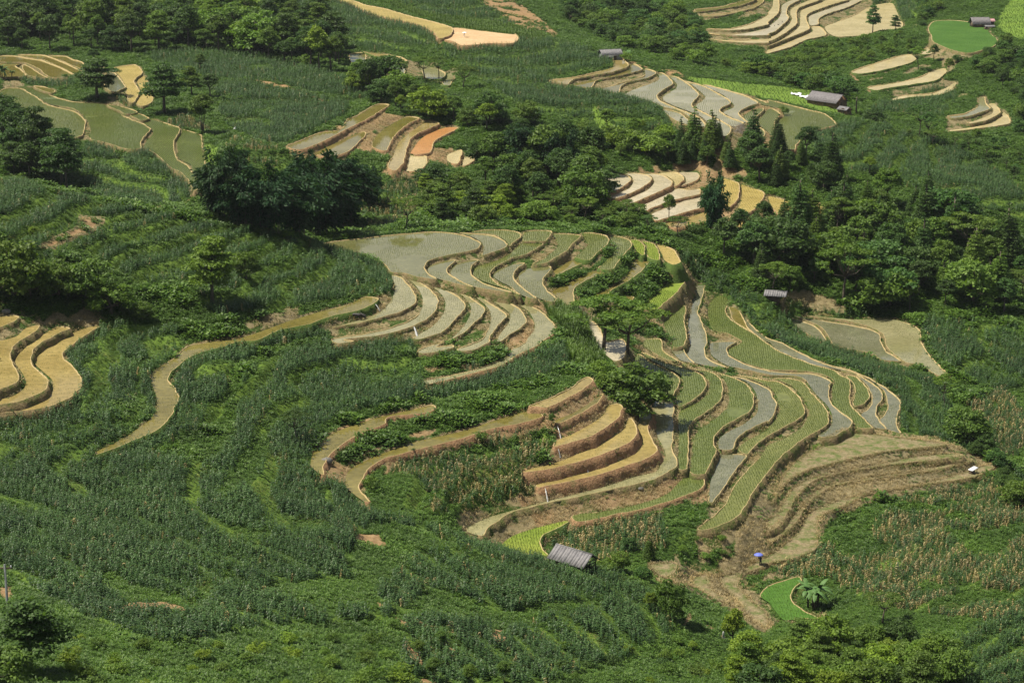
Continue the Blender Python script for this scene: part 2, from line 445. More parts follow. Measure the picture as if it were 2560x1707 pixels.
# ------------------------------------------------------------------ survey: flat fields
# (level z, kind, bank, outline)
PADDIES = [
 # upper left
 (17.4, 'olive', 'dry', '00 0,52 14,52 25,54 38,56 46,59 56,63 67,69 62,72 45,71 36,64 28,60 22,58 0,57'),
 (17.1, 'olive', 'dry', '00 16,51 38,51 46,53 56,57 65,61 75,66 76,70 69,69 58,63 48,58.7 40,55.5 28,53.5'),
 (16.8, 'olive', 'dry', '00 44,52 60,52 66,55 76,58 77,64 68,61 57,56.2'),
 (17, 'olive', 'dry', '00 0,58.5 20,58.7 14,61 19,64 24,70 14,71 0,71'),
 (17.1, 'olive', 'dry', '00 21,61 23,59.7 30,63.5 38,69 44,72 26,70 21,64'),
 (16.4, 'field', 'dry', '00 104,63 124,60 131,67 124,73 123,76 128,84 127,88 122,95 118,93 116,86 116,80 110,70'),
 (15.9, 'field', 'dry', '00 132,70 126,75 130,84 129,88 125,95 131,98 140,93 138,80 134,72'),
 (16.8, 'blue', 'dry', '00 98,66 106,68 114,78 115,81 104,85 96,80'),
 (15.6, 'mid', 'dry', '00 0,84 18,81.5 26,85.5 34,90 42,96 54,99.5 66,102 73,106 78,111 78,117 75,125 60,128 20,125 0,112'),
 (15.1, 'green', 'dry', '00 0,79 16,80 22,82 30,87 38,91 45,95.5 56,98 68,100.5 76,105 81,112 83,119 83,128 95,131 115,137 129,137 129,131 135,123 138,119 132,114.5 120,110 108,104 96,96.5 85,95 68,94 55,91 44,87 30,81'),
 (15.6, 'olive', 'dry', '00 31,79.5 40,80 50,83 48,86 38,83.5'),
 (15.5, 'green', 'dry', '00 98,97 105,97 118,100 126,103.5 116,105.3 108,101.5'),
 (15.2, 'green', 'dry', '00 119,105.5 127,104.5 137,109 128.5,111'),
 (14.6, 'green', 'dry', '00 130,112 139,109.5 152,113.5 164,117.5 165,121 160,129 160,137 163,147 172,152 01 175,0 182,8 186,11 179,19 172,8 166,2 00 158,155 148,146 138,138 132,136 134,131 141,122 138,117'),
 (14.0, 'green', 'dry', '00 167,119 184,124 185,128 186,140 188,148 01 189,0 188,10 183,7 177,1 00 175,151 165,146 162.5,137 162.5,129 167,122'),
 # small stepped fields, upper middle
 (15.2, 'olive', 'soil', '10 109,97 119,96 121,98 100,111 83,119 60,131 40,138 28,135 40,130 60,122 78,119 84,110 92,107'),
 (13.8, 'olive', 'soil', '10 55,140 83,127 99,121 100,125 92,133 82,141 65,144 54,142'),
 (13.2, 'olive', 'soil', '10 107,131 112,123 125,114 138,107.5 150,109 140,114 128,124 123,132 119,139 108,136'),
 (12.0, 'gold', 'soil', '10 157,112 168,114 150,122 142,128 138,138 135,150 128,157 122,155 122,150 126,143 131,131 141,122'),
 (10.9, 'orange', 'soil', '10 160,122 175,117 186,118 172,125 163,131 160,140 151,142 142,141 144,137 150,129'),
 (10.5, 'pale', 'soil', '10 141,143 155,143 157,150 150,157 138,157 140,149'),
 (9.5, 'pale', 'soil', '10 176,142 187,138 189,140 185,151 176,148'),
 (8.6, 'pale', 'soil', '10 191,145 196,140 202,140 201,147 190,153'),
 (17.6, 'olive', 'green', '10 86,50 100,49 100,57 88,58'),
 (17.9, 'gold', 'green', '10 98,48 113,49.5 128,51.5 137,55 138,57 127,56 112,53 104,50'),
 (17.0, 'grey', 'green', '10 117,55.5 127,57.5 136,60 136,68 121,69 121,62'),
 (16.0, 'grey', 'green', '10 151,60 165,63 174,68 170,73 156,72'),
 (15.3, 'grey', 'green', '10 172,72 178,67 181,71 178,79 172,78'),
 (22.5, 'field', 'soil', '10 73,0 86,0 100,5 120,9 140,15 160,20 180,26 178,33 168,36 163,30 150,24 135,20 115,16 100,11 88,5'),
 (22.0, 'soil', 'soil', '10 181,26 200,28 235,32 20 3,31 6,36 0,40 10 215,40 190,42 180,38 172,36.5 180,33'),
 # wide valley terrace
 (16.6, 'gold', 'dry', '20 34,74 60,71 90,63 95,60 94,54 102,55 107,60 104,62.5 92,66.5 70,70.5 56,73.5 51,78 45,77'),
 (15.7, 'olive', 'dry', '20 58,79 62,76 80,73 100,67 109,64 109.5,58.5 116,61 119.5,64.5 109,67.5 90,71.5 77,74.5 73,81 66,80.5'),
 (14.9, 'olive', 'dry', '20 81,82 92,79 112,73 122,70 122,63.5 131,66 131.5,68.5 123,72.5 109,75 100,79.5 98,86 90,85'),
 (14.0, 'grey', 'dry', '20 102,88 108,84 120,79 134,74 135,67 141,69 147,75 147,78 138,83.5 133,88 136,93 150,99.5 170,107.5 176.5,113 176.5,117 164,114 164,109 157,103.5 150,101 139,98.5 125,93 112,90'),
 (13.7, 'grey', 'dry', '20 139,100.5 150,102.5 157,106 162,111 162,115 152,112 143,106'),
 (13.1, 'grey', 'dry', '20 138.5,90 141,86 150,82 151.5,78 148.5,74 143.5,69.5 152,71.5 163,78.5 171,86 171,88.5 165.5,95 166.5,99 175,103.5 190,110.5 201,117 198,125 188,125 179.5,117 179,112 171,105.5 152,98.5 140,93'),
 (12.3, 'grey', 'dry', '20 156,74.5 175,79 191,87.5 200,93 200,96 193,99 191,103 200,108.5 210,112 212,114 203,116.5 190,109.3 175,102.3 168,98 174,93 177.5,89 172.5,84 165,78'),
 (11.7, 'grey', 'dry', '20 175,78 182,79 200,84 216,89 226,95 220,97 210,101.5 208.5,106 217,113 210,111.5 198,106 194.5,103 203,99 203,95.5 195,88 183,82'),
 (10.9, 'mid', 'dry', '20 213,107 221,101 230,99.5 230,102.5 222,110 224,115 232,121 230,128 218,131 217,125 219,118 218,114.5'),
 (10.2, 'mid', 'soil', '20 230,107 233,103 30 2,99.5 9,103 11.5,106 6,112 5.5,124 2,123 20 235,121 229,116 225,111'),
 (9.5, 'mid', 'soil', '20 221,89.5 235,95 30 0,92 20,97 40,102 52,105 62,113 60,116 48,119 36,124 26,133 24,138 11,136 8,128 7,120 8,112 15,107 13.5,102 8,99.5 0,97 20 229,96'),
 # far right, top
 (16.8, 'olive', 'dry', '20 169,9 190,7 217,0 224,0 210,5.5 190,9 170,11.5'),
 (15.8, 'gold', 'dry', '20 172,15 200,12 218,7 226,0 231,0 230,3 222,8 205,12.5 185,16'),
 (14.3, 'pale', 'dry', '20 178,27 200,27 220,22 235,14 30 0,12 4,6 5,0 10,0 10,10 8,14 0,21 20 235,23 218,27 200,28.5'),
 (13.3, 'white', 'dry', '20 179,31 195,32.5 215,30.5 235,26 30 0,25 9,18 12,11 13,5 20,1 24,0 30,0 19,6 17,13 19,17 16,21 7,29 0,32 20 235,33 205,33.5'),
 (12.3, 'pale', 'dry', '20 180,36 205,38 235,36 30 0,35 9,31 19,23 22,17 20,13 22,8 34,2 40,0 49,0 29,7.5 26,13 26.5,22 17,30 8,35.5 0,39 20 235,40 215,40 195,38.5'),
 (11.3, 'pale', 'dry', '30 0,42 9,38.5 20,32 29,24 29,14 32,9 50,2 56,0 74,0 58,5 39,12 35,16 36,21 38,27 30,31 10,39 0,43'),
 (10.5, 'white', 'dry', '30 37,17 40,14 60,7 78,0 87,0 74,7 54,13.5 46.5,18 46,23 38.5,23.5'),
 (10.2, 'pale', 'dry', '30 40,25 47,25 52,29 53,33 45,35 35,37 20,44 0,49.5 0,46 12,42 32,33 41,29'),
 (9.4, 'pale', 'dry', '30 52,25 62,21 80,14 95,6 108,3 115,3.5 118,10 121,17 124,24 118,27 100,29 88,33 66,34.5 56,31'),
 (12.6, 'deep', 'dry', '30 147,27 152,20 170,19 195,22 201,25 203,30 210,36 211,40 204,44 185,49 168,46 152,39 150,33'),
 (8.7, 'pale', 'green', '30 77,66 100,58 120,52 131,50.5 136,54 131,58 110,64 85,68.5'),
 (9.8, 'pale', 'green', '30 140,50 150,42 165,44 160,46 148,50'),
 (7.2, 'pale', 'green', '30 92,82 94,80 120,76 140,71 150,66 162,62.5 164,66 155,74 140,77 110,81.5 100,83.5'),
 (5.9, 'pale', 'green', '30 114,91 125,88 150,86 165,80 171,76 173,76 168,84 155,88 130,90 116,92.5'),
 (4.9, 'grey', 'dry', '30 165,107 180,105 193,98 194,91 199,89 200,95 203.5,99 202,101 185,107 170,109'),
 (3.9, 'pale', 'dry', '30 183,113 190,111 205,105 206.5,100 202,96 208,95 213,102 212,105 200,111 185,114'),
 (2.9, 'pale', 'dry', '30 163,120 180,118 206,113 215,105 216,102 223,113 205,117 185,119.5 168,121'),
 # pale terraces behind the spur
 (7.4, 'white', 'soil', '21 80,5 100,3.7 107,5.5 109,9 104,13 97,18 86,20'),
 (6.7, 'white', 'soil', '21 104,3 115,2.5 126,5 128,9 119,16 106,22 94,26 88,24 100,19.5 108,16 111.5,10 109.5,5'),
 (5.9, 'white', 'soil', '21 119,3 130,3 140,5 147,10 146,14 138,18 125,24 108,31 98,30 112,23.5 124,18 130.5,11 128,5'),
 (5.3, 'pale', 'soil', '21 134,2.5 150,1.5 157,6 157,9 152,13.5 148.5,14.5 149,10 142,5'),
 (4.7, 'white', 'soil', '21 153,1.5 165,1 171,2 171,8 160,13 154,14.5 159,11 159,6'),
 (4.7, 'white', 'soil', '21 110,35 128,27 142,20 152,16.5 162,18 172,17 172,22 158,25 146,28 130,34 118,39'),
 (4.1, 'white', 'soil', '21 128,40 145,33 160,27 172,24 186,22 188,30 176,34 160,38 144,43 132,46'),
 (3.1, 'gold', 'soil', '21 140,48 158,44.5 174,39 186,36 190,43 176,47 163,50 150,53'),
 (4.0, 'field', 'soil', '21 190,7 199,8 208,12 208.5,20 206.5,27 199,34 192,32 190,20'),
 (3.3, 'field', 'soil', '21 199,45 206,36.5 210,29 211,17 209.5,12.3 220,16 231,20 229,28 222,36 212,41 204,45.5'),
 (2.4, 'field', 'soil', '21 197,53 203,50 215,44.5 219,46 212,53 203,57'),
 (2.6, 'field', 'soil', '31 0,24 8,25 20,29 27,36 25,48 15,45 5,35'),
 (2.2, 'field', 'soil', '31 38,30 47,30 55,35 52,42 42,46 37,40'),
 # crown of the central spur
 (10, 'mix', 'dry', '11 56,68 75,65 100,62 130,59 160,56.5 180,57.5 195,61 205.5,66.5 205.5,70 200,73 175,78 160,82 155,87 155,91 160,96 166,99.5 155,99 145,97 135,94 123,93 121,88 112,82 98,76 80,73 66,71'),
 (9.5, 'mix', 'dry', '11 185,57 200,58 216,59.5 225,63 230.5,68 228,71 208.5,78 209,72 207.5,66 198,60.5'),
 (9.4, 'mix', 'dry', '11 157.5,91 160.5,87 172,83.5 183,82 178,87 175.5,91 177,95 187,101.5 200,107 188,105 170,100 161,96'),
 (8.9, 'mix', 'dry', '11 178,92 181.5,87 195,82.5 204,82 198.5,87 197,93 200,98 210,104 225,109 235,112 220,110 205,107.5 192,104 181,97'),
 (9, 'mid', 'dry', '11 196,57 210,55 225,54.5 21 0,55.5 7,57.5 8,61 3,65 0,67 11 233,69.5 232.5,67 226,62 217,58.5'),
 (8.6, 'mid', 'dry', '21 10,58 12,56 25,55 36,56 35,60 30,65 18,65 10,64.5'),
 (8.2, 'mid', 'dry', '11 199,95 200,90 206,87 222,82 232,77 21 0,74.5 5,70 9,67 28,66.5 24,71 13,77 0,80 11 232,82 221,87.5 215,93 216,98 222,104 235,109.5 21 8,114 0,111.5 11 225,107 208,101'),
 (7.6, 'mix', 'dry', '11 218,95 222,91 235,86.5 21 0,86 12,85 5,89.5 1.5,96 4,103 14,111 22,117 16,117 5,112 11 235,107 225,102 219,98'),
 (6.8, 'mix', 'dry', '21 6,97 8,93 15,90 30,87.5 36,89 32,95 28.5,100 28.5,105 33,111 40,117 38,121 22,116 12,109 7,103'),
 (7.4, 'mid', 'dry', '21 19,86 30,80 42,70 41,63 37,58 60,59 62.5,61 55,68 51,73.5 40,79.5 32,85'),
 (6.3, 'mid', 'green', '21 63,57.5 75,57.5 86,60 89,64 86,69 78,76 70,82.5 60,80 58,79 63,75 70,67.5 66,62'),
 (5.6, 'olive', 'green', '21 38,92 45,88 55,82 67,83.5 58,88 46,94 40,95'),
 (5.2, 'mid', 'green', '21 89,60 98,61 106,63 110,67 109,71 100,80 92,91 80,90 82,87 93,76 95,70 92,65'),
 (4.6, 'olive', 'green', '21 36,111 48,105 60,99 72,93 85,92.5 80,96 68,101 60,105.5 56.5,111 57,120 50,123 42,116'),
 (4.2, 'lime', 'green', '21 109,63.5 116,64 121.5,69 121.5,75 120,77.5 115,74 112,69'),
 (3.6, 'lime', 'green', '21 119,64.5 130,67 134.5,74 135.5,82 128,81 124,77 124,69'),
 (2.9, 'field', 'green', '21 133,67.5 142,70 150,74 151,78 155,84 148,87 140,82 137,75'),
 (2.8, 'olive', 'green', '21 66,121 75,115 90,108 105,98 113,82 126,82 120,91 112,98 100,105 92,109.5 87,115 85,119 75,121'),
 (-0.8, 'lime', 'dry', '21 147,94 158,91 161,95 159,101 154,108 150,113 140,121 133,127 124,126 120,124 130,116 140,106 144,99'),
 (0.5, 'olive', 'green', '21 95,118 102,115 112,116 108,121 98,122'),
 (-3.6, 'green', 'dry', '21 140,134 150,125 158,124 160,127 158,138 160,150 22 158,4 148,5.5 21 147,155 141,146'),
 (-5, 'blue', 'green', '21 166,108 170,105 176,105 176,110 173.5,120 171.5,126 170.5,130 174.5,140 178,150 22 179,0 176.5,9 179,15 188,20.5 197,23.5 190,24 175,21.5 165,18 160,12 162,0 21 162,150 161.5,140 165,125 164,118'),
 (-4.2, 'blue', 'dry', '22 147,7 157,6 160,13 168,20 155,17 148,10'),
 (-6.3, 'green', 'dry', '21 181,122 188,115 196,115.5 198,120 196,128 199,135 210,143 224,151 232,157 32 10,9 40,21 60,26 66,31 74,34.5 76,40 75,50 76,58 83,66 90,73 97,80 83,79 79,73 69,66 61,58 59,52 59,41 61,37 53,31 40,28 20,26.5 0,25.5 22 225,23 213,19 200,12 199,7 208,2 21 210,156 196,149 186,147 181,140 180,130'),
 (-6.4, 'olive', 'dry', '21 200,125 208,128 212,136 216,144 222,150 213,144 203,137'),
 (-6.6, 'green', 'dry', '32 72,31.5 80,32 88,39 92.5,46 92.5,52 88,57 80,59.5 78,56 79,50 80,43 77,36'),
 (-6.9, 'blue', 'dry', '32 81,30.5 92,36 101.5,43 105.5,50 103.5,55.5 100,60 99.5,68 103,74 109,80.5 98,79 92,73.5 85.5,67 92,62 96,53 93,43 86,35'),
 (-7.2, 'blue', 'dry', '21 216,138 225,147 235,154 32 14,2 30,11 50,20 75,27 94,34.5 108,43 118,51 122,57 119,66 117.5,72 120,80 122,84.5 112,82 105,77 103,71 108,66 110,60 108.5,50 104.5,43 92,34 78,29 60,24.5 38,20.5 20,15 7,7 2,1 21 228,155 219,148 213,138 215,133'),
 # lobes on the near flank of the spur
 (9.7, 'grey', 'dry', '11 124,96 134,98.5 143,109 147,117 144.5,123 129,131 95,140 70,144 76,142 95,137 112,131 122,122 127,112 128,105'),
 (9.2, 'grey', 'dry', '11 128,94.5 144,98.5 158,108 167,117 166,126.5 161,133 149,140.5 135,146 110,152 80,155 12 90,0 77,2 71,1 11 70,157 72,154 100,150 125,144 145,136 152,127 153,117 148,107 137,97.5'),
 (8.5, 'grey', 'dry', '11 150,101 165,107 180,112.5 188,118 192,124 188,131 178,142 168,149.5 150,155 144,154 150,150 163,142 172,131 174,121 170,113 160,105.5'),
 (7.9, 'grey', 'dry', '11 168,105.5 185,110 198,117.5 210,126.5 208,132.5 198,142 190,149.5 180,155 12 170,2 165,5 180,3.5 181,6 165,10 152,11 148,9.5 150,8 160,4 11 175,157 185,149 192,141 197,131 197,124 190,115 180,109'),
 (7.4, 'grey', 'dry', '11 190,109.5 205,115.5 218,124 229,131 229.5,135 221,144 215,152 214,157 12 212,2 200,8 188,9 185,7 196,3 205,0 11 210,152 216,138 214,127 203,117'),
 (6.9, 'grey', 'dry', '11 200,109.5 215,113.5 235,123 21 8,128 13,135 12,140.5 4,147 0,149.5 11 234,150 226,156 221,157 224,150 232,140 233,131 222,122.5'),
 (6.2, 'grey', 'soil', '11 215,110.5 235,115.5 21 0,117 12,121.5 24,128 34,136 40.5,145 38,150 29,156.5 22 24,3.5 10,10 0,15 12 234,17 220,23.5 190,32 160,39 155,38 154,36 180,31 210,23 228,15 235,8 22 0,7 10,3 21 15,153 21,145 20,137 14,128 0,120 11 225,114.5'),
 (11.0, 'olive', 'green', '11 108,116.5 112,118 107,123 92,129 75,132.5 60,137 45,142 20,147 0,156 02 220,0 205,5 190,9 175,14 165,21 157,29 154,34 156,38 160,42 163,48 163.5,55 160,60 160,64 156,70 149,77 140,84 120,92 105,98 92,103 88,104 90,100 105,93 120,84 134,74 143,65 144,52 141,43 139,33 141,27 150,21 162,14 168,7 178,3 195,0 01 215,155 225,152 11 0,149 30,138 60,129 85,123 98,116'),
 # ochre fields at the left edge
 (17.0, 'gold', 'dry', '01 -6,134 0,134 12,133 18,135 10,140 0,144 -6,145'),
 (15.9, 'gold', 'dry', '02 -6,-1 01 0,156 15,152 24,144 36,142 33,147 24,153 02 16,1 10,8 9.5,16 14,25 18,33 15,38 0,44 -6,46'),
 (14.8, 'gold', 'dry', '01 40,150 52,143 64,145 55,149 46,154 02 40,0 32,6 28,14 29,21 36,28 44,34 45,38 41,45 30,51 15,56 0,58 -6,59 -6,54 0,53 12,50 22,43 24,36 20,28 14,19 17,12 25,4 01 33,153'),
 (13.7, 'gold', 'dry', '01 60,153 70,147 88,142 90,144 80,150 72,155 02 68,2 60,8 57,12 60,17 68,25 74,34 74,41 70,47 62,53 50,58 35,62 0,66 -6,67 -6,61 0,60 20,58 38,52 46,45 49,39 47,34 39,27 32,20 34,14 44,5 52,0'),
 # bare-banked ochre steps, centre
 (6.2, 'olive', 'red', '12 50,113 52,103 60,92 75,82 95,75 115,69 140,63 160,58.5 165,60 163,63 150,66.5 125,68.5 119,72 118,76 100,83 80,94 67,105 62,113 63,122 60,122 53,117'),
 (4.3, 'olive', 'red', '12 82,132 84,120 95,112 115,103 150,91 190,82 220,72 235,67 22 0,66 24,63.5 26,66 28,69 18,73 0,77 12 233,77 210,82 190,89 150,99 120,107 104,116 98,126 94,133 98,140 105,147 100,147 90,140'),
 (5.2, 'gold', 'soil', '22 16,59.5 40,50 55,42 68,33 73,34 74,37 60,47 45,55 32,60.5 22,60'),
 (3.7, 'olive', 'soil', '22 40,72 55,66 70,57 82,48 83,50 79,56 70,62 55,70 42,76'),
 (2.1, 'gold', 'red', '22 88,59 98,57 101,61 98,69 90,76 75,86 60,91 40,97 38,95 42,90 55,85 75,74 84,67'),
 (0.4, 'gold', 'red', '22 106,71 110,71 114,78 115,82 111,90 100,97 70,108 40,116 20,119.5 10,120 15,117 40,111 65,101 85,91 100,83 104,77'),
 (-1.3, 'gold', 'red', '22 117,60 126,58 128,70 124.5,79 128,88 132,97 132.5,101 125,107 100,116 70,125 45,130 25,134 22,131 30,129 60,122 90,113 108,105 120,94 118,84 115,78 117,70'),
 (-3, 'grey', 'dry', '22 133,52 137,50.5 146,52 148.5,58 148,70 148.5,85 146,98 150,106 151.5,112 148,117 130,127 100,134 60,143 30,149 10,154 13 232,2 222,8 212,16 208,22 192,17 200,11 215,4 230,0 22 10,152 32,146.5 60,139.5 90,131.5 112,124 133,119 137,110 141,105 139,97 133,86 131,75 129,62'),
 (.6, 'white', 'dry', '21 70,137 76,140 82,147 86,157 22 101,-2 105,5 103,14 95,18 86,12 78,4 75,-3 21 73,150'),
 # green lobes on the right flank
 (-2.5, 'green', 'dry', '22 115,12 120,14 130,20.5 148,28.5 154,35 153,41 146,51 139,49.5 128,48 116,40 110,25'),
 (-2.8, 'mid', 'dry', '22 122,-2 137,-2 138,8 148,15 155,19.5 140,16 128,9 121,3'),
 (-2.9, 'green', 'dry', '22 119,9.5 140,19 164,26 174,31 178,38 176,44.5 168.5,52 155,60 150,57 150.5,53.5 157,44 158,36 155,31 148,26.5 130,18'),
 (-3.4, 'green', 'dry', '22 168,25.7 177,26.5 187,30 192.5,37 194,44 191,54.5 178.5,65 166.5,73 162,82 161.5,100 160,117 152.5,116 153,100 153,80 153,66 158,62 172,55 180.5,46 181.5,38 177,30'),
 (-3.9, 'green', 'dry', '22 191,29.5 205,34 213,38 220.5,46.5 222,57 219,64 207,70.5 194,78.5 186,87 185.5,95 188,100 180.5,116 176,122 164,120 165,100 168,86 175,79 190,68 199,57 199,45 196,35'),
 (-4.4, 'blue', 'dry', '22 201,31.5 213,34 222,37.5 235,43.5 32 4,49.5 7.5,57 6,65 0,74 22 234,73 214,83 206,90 202.5,99 191,99 189.5,94 191,88 200,82 212,76 224,67 226,58 223.5,46 215,36.5'),
 (-4.9, 'mid', 'dry', '22 205,30.5 225,34 32 0,36 9,37 19,42.5 28,51 33.5,60 33.5,66 27,72 14,79 0,86.5 22 234,87 224,95.5 216,103.5 207,99 214,92 235,81 32 0,79 7,72 11,63 9.5,55 7,48 0,41 22 222,35.5'),
 (-5.1, 'blue', 'dry', '22 191,103 203,103.5 215,105 204,119 191,139 184,148 181,146 182,130 186,115'),
 (-5.4, 'mid', 'dry', '32 5,34 18,33.8 32,37 41,48.5 51,58.5 54.5,65 55.5,73 53,77.5 42,84 29,92 14,104 4,115 0,120 22 234,121 221,139 211,156 23 210,1 203,7 190,13 174,17 171,15 180,8 190,0 22 195,150 200,140 208,128 217,117 230,103 32 0,95 15,89 30,80 36,70 38,62 32,51 22,41 10,35.5'),
 (-5.9, 'blue', 'dry', '22 183,1 206,0 198,5 196.5,8 199.5,13 212,20.3 226,24.7 235,26.8 32 0,27.3 20,29 40,30 51,33 58.5,37.5 56,41 56,53 61,60 69,66.5 77,73 76,77.5 69,82.5 61,87 50,88 46,86 55,80 59,74 58.5,66 54,58 44,48 35,36 28,32.5 18,31 5,31 22 235,30.5 215,26 198,22 185,14 182,9'),
 (-4.6, 'green', 'soil', '22 164,121 174,123 176,131 170,137 150,145 130,151 105,157 23 100,1 70,8.5 58,9 56,3 80,0 22 75,157 100,153 130,145 145,138 155,127'),
 # pond fields at the right
 (-10, 'grey', 'dry', '31 29,131.5 50,134 80,136.5 110,136 125,139 138,145 140,150 141,157 32 141,2 146,10 155,20 165,30.5 158,32 150,28 140,21 128,20 120,15 110,6 107.5,0 31 107.5,154 105,149 95,144 75,138.5 50,135 38,133.5'),
 (-10.2, 'blue', 'dry', '31 24,133 40,136 70,141 92,145.5 102,150 103,156 32 105,3 108,9 118,15 122,18.5 105,17 95,11 85,9 75,7 60,3 31 57,155 52,147 44,141 32,136.5'),
 (-10.4, 'blue', 'dry', '31 19,134.5 30,138 43,143 49,149 54,156 50,157 40,152 30,146 22,139'),
 # fallow, nursery and dry steps in front
 (-4.9, 'lime', 'green', '13 225,31 23 0,22 20,15 48,8 52,9 38,16 28,22 25,28 28,34 33,40 25,39 0,37'),
 (-10.3, 'deep', 'green', '33 0,68 15,63 28,59 31,63 24,70 21,78 24,84 34,91 46,97 30,97.5 15,99 8,92 2,84 0,82 23 233,81 228,77 230,73'),
 (-7.2, 'dry', 'straw', '32 4,146 10,132 22,113 45,98 80,84 120,88 160,93 162,95 140,97 100,102 60,111 32,119 14,131 7,143'),
 (-8.2, 'dry', 'straw', '32 12,150 20,138 34,127 60,120 100,112.5 140,104.5 175,102.5 178,106 165,107 130,111 90,116 50,124 33,134 24,145 18,157 33 10,12 0,18 0,8 32 8,157'),
 (-9.2, 'dry', 'straw', '32 33,150 42,138 60,130 90,125 130,119.5 165,112 180,108.5 188,109.5 150,118 90,126.7 60,132 42,143 33,152 33 25,10 10,22 0,29 0,23 18,8'),
 (-10.2, 'dry', 'straw', '32 38,157 60,147 95,139 140,131 185,118 205,112 208,115 190,124 150,130 110,137 88,141 70,150 52,157 33 46,10 46,30 40,36 20,43 0,47 23 225,52 215,55 213,51 225,45 33 5,37 25,20 33,6'),
 (-6, 'dry', 'green', '23 128,48 150,46 150,55 140,60 130,53'),
 (-8.7, 'dry', 'green', '23 163,62 180,56 181,65 190,76 199,83 186,80 172,71'),
 (-9.7, 'dry', 'green', '23 190,62 200,57 211,55 207,68 225,85 234,93 235,106 224,101 207,82'),
]

# ------------------------------------------------------------------ survey: lie of the land (overview x, y, level)
BASE = '''0,0,27 300,0,26 600,0,25 900,0,24 1150,0,24 1400,0,17 1600,0,17 1800,0,18 2100,0,17 2352,0,18 -250,0,28 2600,0,20
300,60,22 600,80,20 0,100,19.5 850,90,20 1000,40,22.3 1240,90,20 1000,120,19 1400,110,18 1350,60,15 1560,60,12 1700,120,9.5 2100,80,12.6 2250,50,15 2352,80,14
2050,180,7 1900,130,8.5 2250,270,3 2352,200,8 1800,180,9 2200,180,7 2352,280,2 1900,240,9.3 1980,280,7
1400,160,17 1200,180,17 1100,250,14 1300,260,14 1450,300,11.5 1600,300,11 1850,300,9.5 1250,210,16
50,160,17 100,230,15.5 440,350,13 700,200,17 560,180,17.5 500,300,13.5 380,220,16.5 640,370,12.5 880,260,14 1000,310,10.8 900,180,17 980,220,14 240,300,14.5
1900,330,9 2000,290,7.5 2200,420,3 2352,480,0 2050,390,4 2250,330,2.5 2352,380,0 2150,350,2 2352,420,0
100,330,11 250,400,10 420,440,9 0,380,12 200,450,8 450,480,5 600,500,3 700,540,3 850,520,4 1000,480,5.5 1100,400,8 1200,480,5 1250,340,11 1400,470,4 1550,380,7
1650,360,8 1800,400,5 1900,440,3 1650,530,1.5 1750,500,1.5 1400,520,5 1560,560,2.5 1650,600,0.5
2000,500,-.5 2150,480,1 2352,560,-5 2000,600,-4 2200,600,-5.5 2352,700,-9.5 2100,700,-8.5 1900,690,-6.5 1750,690,-3.5 1800,620,-.8 2000,720,-9.5 1650,680,-2 1800,760,-7.5 1950,830,-9 2100,880,-10.2
0,420,28 180,450,25 400,500,21 600,540,17 740,565,14 880,620,11 890,670,11 0,500,27 0,600,23.5 150,620,21.5 300,600,19.5 300,680,17 450,650,16 600,640,14 750,640,12.5 600,700,13.2 120,720,18.5 480,740,12.5 300,740,14
0,720,19 0,960,13 100,940,12.8 250,880,12 330,780,12 250,1000,11 380,1000,9.5 150,1060,10.5 0,1100,12 420,880,10 550,820,9.5 700,780,9 850,800,8 930,820,7.5 700,900,6.5 900,890,7.5 1000,900,6.5 560,980,8 650,1000,6.8
1150,880,6 1300,800,5.5 1340,740,5.5 1300,850,4.5 1430,960,-2.5 1440,830,-.5 1380,900,2
300,1150,10 450,1250,11 0,1250,16 200,1350,17 0,1400,22 0,1568,30 300,1568,27 300,1450,22 600,1450,17 600,1568,22 600,1200,8 700,1100,6.5 800,1180,6 800,1350,10 900,1568,17 900,1450,12 950,1230,4.5 1100,1290,2 1050,1400,6 1200,1568,9 1200,1440,5 -300,1568,34 -300,1200,18
1000,1100,2.5 1150,1150,-.2 950,1060,3.8 1200,1050,2 1280,1290,-1 1400,1330,-1.5 1500,1380,-2 1400,1450,1 1500,1560,2 1350,1250,-4.8 1500,1220,-5.2 1580,1250,-6.3 1560,1330,-5.5 1650,1420,-6.5 1700,1540,-4
1850,1450,-7 1700,1300,-8.5 1900,1270,-9.5 2000,1200,-9.8 2200,1130,-10 2260,1080,-10 2250,1040,-11 2352,1120,-11.5 2150,990,-10.2 2200,900,-12 2200,1000,-11.5 2300,950,-12.5 2352,1000,-12.5 2250,830,-11.5 2352,850,-12.5 2352,760,-11.5
2100,1250,-8.5 2352,1250,-6 2200,1400,-4.5 2352,1450,0 2000,1400,-7.5 2000,1568,-3 2250,1568,2 1850,1568,-3 2600,1500,2 2600,1000,-12 2600,600,-6 2600,300,2'''
BASE = np.array([[float(q) for q in t.split(',')] for t in BASE.split()])

